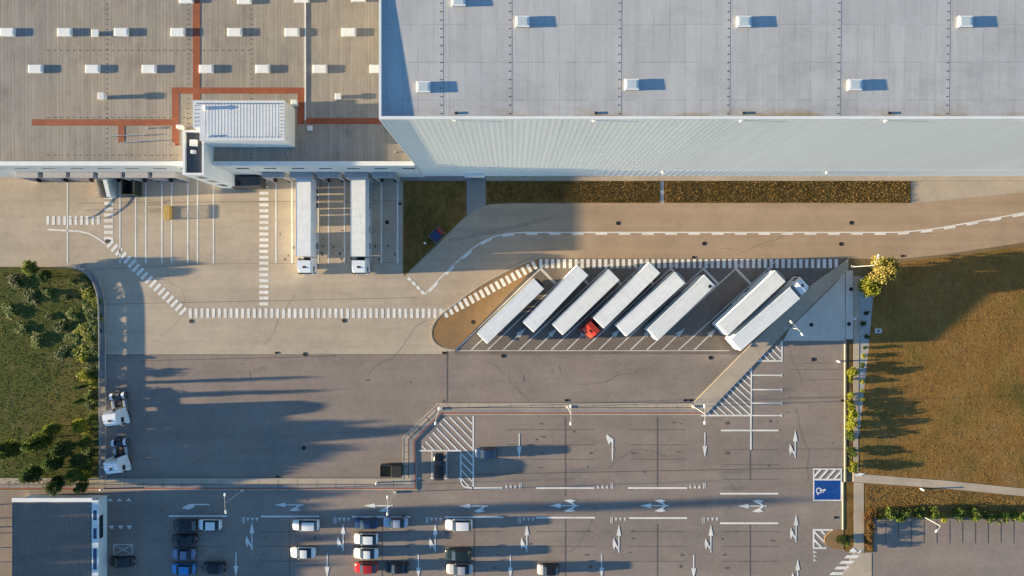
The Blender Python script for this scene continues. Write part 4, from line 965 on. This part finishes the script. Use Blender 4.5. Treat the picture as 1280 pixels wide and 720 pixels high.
# ------------------------------------------------------------------ plants
def crown_mesh(seed, rx, ry, rzv, n, leaf, clumps=14, z0=0, core=.35):
    R=random.Random(seed); cl=[]
    for i in range(clumps):
        while True:
            p=Vector((R.uniform(-1,1),R.uniform(-1,1),R.uniform(-1,1)))
            if .25<p.length<.82: break
        cl.append((p,R.uniform(.28,.48)))
    cl.append((Vector((0,0,0)),core+.15))
    mb=MB()
    for i in range(n):
        c,r=R.choice(cl); q=Vector((R.gauss(0,1),R.gauss(0,1),R.gauss(0,1))).normalized()*r*(R.random()**.4)
        p=c+q; P=Vector((p.x*rx,p.y*ry,p.z*rzv+z0+rzv))
        u=Vector((R.gauss(0,1),R.gauss(0,1),R.gauss(0,.6))).normalized(); w_=u.orthogonal().normalized(); w_=(Matrix.Rotation(R.uniform(0,6.28),3,u)@w_); u*=leaf*R.uniform(.7,1.3); w_*=leaf*R.uniform(.4,.7)
        mb.add([P-u,P+w_,P+u,P-w_],[(0,1,2,3)])
    return mb
def trunk_mesh(seed,h,r,spread):
    R=random.Random(seed); mb=MB(); mb.tube((0,0,0),(0.03*h,0,h*.5),r,r*.7,8)
    for i in range(6):
        a=i*1.05+R.random(); mb.tube((0.02*h,0,h*(.25+.05*i)),(spread*.6*math.cos(a),spread*.6*math.sin(a),h*(.6+.05*i)),r*.5,r*.12,6)
    return mb
PROTO={}
def plant(name, px, py, label, group, cat, mat, kind='shrub', size=1., h=1., z=.08, seed=0):
    """kind: shrub (low mound), tree (trunk and limbs, round crown), column (narrow upright)"""
    key=(kind,mat,seed%3)
    x,y=at(px,py)
    if key not in PROTO:
        e=empty(name,0,0,0,0,label,cat,group)
        if kind=='shrub': c_=crown_mesh(seed*7+1,.5,.5,.5,620,.075,16)
        elif kind=='tree': c_=crown_mesh(seed*7+2,.5,.5,.40,3400,.042,34,.2)
        else: c_=crown_mesh(seed*7+3,.5,.5,.48,1800,.05,24,.04)
        t_=trunk_mesh(seed,{'shrub':.6,'tree':.8,'column':.9}[kind],{'shrub':.04,'tree':.03,'column':.05}[kind],.35)
        t_.build('trunk',M['bark'],e); c_.build('crown',M[mat],e); PROTO[key]=e; o=e
    else: o=copy_tree(PROTO[key])
    o.name=name; prop(o,label,cat,group)
    o.location=(x,y,z); o.scale=(size,size,h); o.rotation_euler=(0,0,random.uniform(0,6.28))
    return o
# two trees by the road corner
plant('autumn_tree',1087,338,'pale autumn tree overlapping the road corner, taller of the two','trees at the road corner','tree','leafautumn','tree',4.9,5.6,seed=1)
plant('yellow_green_tree',1076,357,'bright yellow green small tree in front of the pale autumn tree','trees at the road corner','tree','leafyellow','tree',3.7,4.2,seed=2)
G1='yellow shrubs in the narrow bed'
for i,(py,s_,hh,w_) in enumerate(((464,1.9,1.5,'first shrub from the top'),(474,1.0,.7,'small shrub second from the top'),(494,1.3,1.0,'third shrub from the top'),(505,1.9,1.4,'fourth shrub from the top'),(518,2.0,1.5,'fifth shrub from the top'),(531,1.9,1.5,'sixth shrub from the top'),(544,1.8,1.4,'third shrub from the bottom'),(564,1.8,1.3,'second shrub from the bottom'),(582,2.0,1.3,'lowest shrub, beside the lawn path'))):
    plant('yellow_shrub',1061.7+(i%3-1)*.6,py,'yellow green '+w_+' in the narrow bed' if i<8 else 'yellow green lowest shrub of the narrow bed, beside the lawn path',G1,'shrub','leafyellow' if i not in (6,7) else 'leafgreen','shrub',s_*1.18,hh*1.0,.08,i)
G2='small plants in the gravel strip'
for i,(px,py,s_) in enumerate(((1082,391.5,1.1),(1077.5,404.3,1.1),(1082,419.8,1.1),(1080,434.5,.9),(1077.5,445,1.0),(1077,456,1.1),(1076,477.5,1.0),(1076,488,.8),(1076.5,500,.8))):
    nm=('first','second','third','fourth','fifth','sixth','seventh','eighth','ninth')[i]
    plant('small_shrub',px,py,('dark green' if i in (0,1,2,3,5) else 'yellowish')+' small plant, '+nm+' from the top of the gravel strip',G2,'shrub','leafdark' if i in (0,1,2,3,5) else 'leafyellow','shrub',s_,.8,.06,i)
G3='hedge shrubs above the small parking row'
for i,(px,py,s_,mt) in enumerate(((1098,647,1.1,'leafyellow'),(1110,640,2.2,'leafgreen'),(1122,645,1.7,'leafgreen'),(1130,639,2.0,'leafgreen'),(1146,639,2.1,'leafgreen'),(1161,639,2.2,'leafgreen'),(1178,646,1.4,'leafyellow'),(1195,641,2.1,'leafgreen'),(1212,642,2.2,'leafgreen'),(1230,643,2.1,'leafgreen'),(1248,645,2.2,'leafgreen'),(1268,646,2.2,'leafgreen'))):
    nm=('first','second','third','fourth','fifth','sixth','seventh','eighth','ninth','tenth','eleventh','twelfth')[i]
    plant('hedge_shrub',px,py,('small yellowish' if mt=='leafyellow' else 'round green')+' hedge shrub, '+nm+' from the left above the parking row',G3,'shrub',mt,'shrub',s_*1.15,s_*.72,.07,i)
plant('dark_shrub',1050,672,'spreading dark green juniper on the rounded brown bed',None,'shrub','leafdark','shrub',2.4,1.0,.1,0)
plant('dark_shrub',1056,676,'small green shrub right of the juniper on the rounded bed',None,'shrub','leafgreen','shrub',1.5,.9,.1,2)
for i,(px,py,s_) in enumerate(((1085,647,1.7),(1086,658,1.5),(1085,669,1.4),(1084,680,1.2),(1090,640,1.6))):
    plant('brown_shrub',px,py,('brown dry shrub at the top of the mulch strip','brown dry shrub second down the mulch strip','brown dry shrub third down the mulch strip','brown dry shrub at the bottom of the mulch strip','orange brown shrub left of the green hedge row')[i],'brown shrubs by the parking row','shrub','leafbrown','shrub',s_*1.3,1.0,.1,i)
# left verge: low shrubs north, trees further south
G4='low shrubs on the left verge'
R=random.Random(3)
lowpos=[(104,357),(112,367),(117.5,380),(106,378),(118.5,398),(110,394),(103,410),(117.5,415),(109,426),(118.5,432),(104,442),(113,449),(92,352),(85,372),(93,392),(80,408),(92,424),(78,440),(60,366),(62,395),(50,425),(40,372),(28,410),(22,350),(12,388)]
od=['in the curve','beside the curve','nearest the barrier bend','behind the barrier bend','touching the barrier below the bend','behind the barrier','deep in the verge','by the barrier middle','left of the barrier middle','by the lower barrier','deep in the lower verge','left of the lower barrier']
for i,(px,py) in enumerate(lowpos):
    lab='low green shrub '+od[i]+' at the left yard edge' if i<12 else 'low verge shrub %s from the far left'%(('thirteenth twelfth eleventh tenth ninth eighth seventh sixth fifth fourth third second first').split()[i-12])
    plant('verge_shrub',px,py,lab,G4,'shrub',('leafgreen','leafdark','leafyellow','leafgreen')[(i*7)%4] if i<12 else ('leafgreen','leafdark')[i%2],'shrub',R.choice((1.5,2.0,2.6,3.2)),R.uniform(.4,.62),.1,i)
od2='first second third fourth fifth sixth seventh eighth ninth tenth eleventh twelfth thirteenth fourteenth fifteenth sixteenth seventeenth eighteenth'.split()
for i in range(18):
    py=352+i*14.2; px=(108,114,119,119.5)[min(i,3)]-(i%3)*2.2 if py<520 else 113-(i%3)*3
    plant('hedge_shrub',px,py,'leafy hedge shrub along the left barrier, '+od2[i]+' from the top','hedge shrubs along the left barrier','shrub',('leafgreen','leafyellow','leafgreen','leafdark')[i%4],'shrub',R.choice((2.2,2.6,3.0)),R.uniform(.45,.62) if py<470 else R.uniform(.8,1.3),.1,i)
for i,(px,py,s_,hh,lab) in enumerate(((109,450,1.4,1.3,'upper yellow green bush on the left verge'),(110,468,2.0,1.9,'lower yellow green bush on the left verge'))): plant('bright_bush',px,py,lab,'bright bushes on the left verge','shrub','leafyellow','shrub',s_,hh,.1,i)
G5='trees on the left verge'
for i,(px,py,s_,hh,kd,mt,lab) in enumerate((
 (113,481,.9,4.8,'column','leafdark','narrow upright conifer above the upper tractor unit'),
 (113,498,.95,4.6,'column','leafdark','narrow upright conifer right beside the rear of the upper tractor unit'),
 (109,529,2.5,3.2,'tree','leafyellow','yellow green tree between the two tractor units'),
 (101,553,3.0,6.6,'tree','leafdark','tallest dark tree at the left edge above the lower tractor'),
 (112,570,2.6,4.1,'tree','leafdark','dark tree right beside the lower tractor unit'),
 (106,590,2.6,4.4,'tree','leafgreen','green tree above the gatehouse'),
 (86,570,3.2,5.4,'tree','leafdark','dark tree left of the lower tractor and behind the others'),
 (85,600,3.2,4.4,'tree','leafdark','dark tree just behind the gatehouse'),
 (70,545,3.4,6.4,'tree','leafgreen','green tree further left of the tractors'),
 (58,585,3.4,5.4,'tree','leafdark','dark tree at far left above the gatehouse roof'),
 (80,532,2.4,4.6,'tree','leafgreen','green tree left of the yellow green tree'),
 (30,556,3.6,6.5,'tree','leafgreen','leftmost green tree on the verge'),
 (48,335,2.6,3.0,'tree','leafgreen','lone round tree at the upper left of the verge'),
 (66,346,2.4,2.7,'tree','leafdark','small dark tree just below the lone round tree'),
 (112,604,2.0,3.3,'tree','leafdark','small dark tree at the gatehouse corner'))):
    plant('verge_tree',px,py,lab,G5,'tree',mt,kd,s_,hh,.1,i)
for i,py in enumerate((632,649,668,686,704,722)):  # trees added out of view to put the gatehouse in shade
    plant('verge_tree',-42+(i%2)*6,py,('topmost','second','third','fourth','fifth','lowest')[i]+' unseen tree added left of the gatehouse for its shade','unseen trees added to shade the gatehouse','tree','leafgreen','tree',3.0,7.4,.0,i)
plant('shadowcaster',-6,659,'unseen tall narrow poplar left of the gatehouse',None,'tree','leafdark','column',2.2,16.3,.0,1)  # invented tree out of view, casts the long shade strip along the lane
# grass tufts
def tufts(name, poly, n, mat, label, hmin, hmax, z, seed):
    R=random.Random(seed); mb=MB(); xs=[p[0] for p in poly]; ys=[p[1] for p in poly]
    def inside(x,y):
        c=False
        for i in range(len(poly)):
            (x1,y1),(x2,y2)=poly[i-1],poly[i]
            if (y1>y)!=(y2>y) and x<(x2-x1)*(y-y1)/(y2-y1)+x1: c=not c
        return c
    k=0
    while k<n:
        x,y=R.uniform(min(xs),max(xs)),R.uniform(min(ys),max(ys))
        if not inside(x,y): continue
        k+=1
        for q in range(3):
            a=R.uniform(0,6.28); h=R.uniform(hmin,hmax); dx,dy=math.cos(a)*.07,math.sin(a)*.07; lx,ly=R.uniform(-.12,.12),R.uniform(-.12,.12)
            mb.add([(x-dx,y-dy,z),(x+dx,y+dy,z),(x+lx,y+ly,z+h)],[(0,1,2)])
    return prop(mb.build(name,M[mat]),label,'grass',kind='stuff')
tufts('dry_grass',pts([(609,227),(824,227),(824,253),(640,253.3),(612,254.5)]),2600,'tuft','dry brown grass in the left wall bed',.08,.25,.07,1)
tufts('dry_grass',pts([(831,227),(1137,227),(1136,253),(831,253)]),3600,'tuft','dry brown grass in the right wall bed',.08,.25,.07,2)
tufts('dark_grass',pts([(505,227),(582,227),(582,267),(545,303),(508,339)]),700,'leafdark','dark grass in the corner bed',.06,.16,.07,3)
tufts('dry_grass',pts([(1096,333),(1280,310),(1280,608),(1180,599),(1076,591),(1076,545),(1086,450)]),5000,'tuft','sparse dry grass on the brown lawn',.03,.08,.06,4)
tufts('dry_grass',pts([(1081,606),(1180,613),(1280,622),(1280,638),(1094,638),(1081,640)]),1800,'tuft','sparse dry grass on the small lawn',.03,.10,.06,5)
tufts('verge_grass',pts([(0,340),(98,342),(112,354),(119,372),(121,400),(122,604),(0,604)]),3500,'leafgreen','green grass on the left verge',.05,.12,.09,6)

# ------------------------------------------------------------------ camera, light, world
cam=bpy.data.cameras.new('camera'); co=bpy.data.objects.new('camera',cam); COL.objects.link(co)
co.location=(0,0,H); co.rotation_euler=(0,0,0); cam.sensor_fit='HORIZONTAL'; cam.sensor_width=36; cam.lens=36*H*S/1280; cam.clip_end=3000; cam.clip_start=1
SC.camera=co
el,az=math.radians(SUN_EL),math.radians(SUN_AZ)
to_sun=Vector((-math.cos(az)*math.cos(el),-math.sin(az)*math.cos(el),math.sin(el)))
sun=bpy.data.lights.new('sun','SUN'); so=bpy.data.objects.new('sun',sun); COL.objects.link(so)
sun.energy=5.0; sun.angle=math.radians(.53); sun.color=(1.0,.80,.48)
so.rotation_euler=(-to_sun).to_track_quat('-Z','Y').to_euler(); so.location=(-60,0,60)
wd=bpy.data.worlds.new('World'); SC.world=wd; wd.use_nodes=True; nt=wd.node_tree
bg=nt.nodes['Background']; skyn=nt.nodes.new('ShaderNodeTexSky'); skyn.sky_type='NISHITA'; skyn.sun_disc=False
skyn.sun_elevation=el; skyn.sun_rotation=math.radians(270-SUN_AZ); skyn.air_density=.95; skyn.dust_density=.0; skyn.ozone_density=3.1
nt.links.new(skyn.outputs[0],bg.inputs[0]); bg.inputs[1].default_value=.086
vs=SC.view_settings; vs.view_transform='Standard'; vs.look='None'; vs.gamma=1; vs.use_curve_mapping=False; vs.exposure=2.24
SC.cycles.max_bounces=6; SC.cycles.use_denoising=True
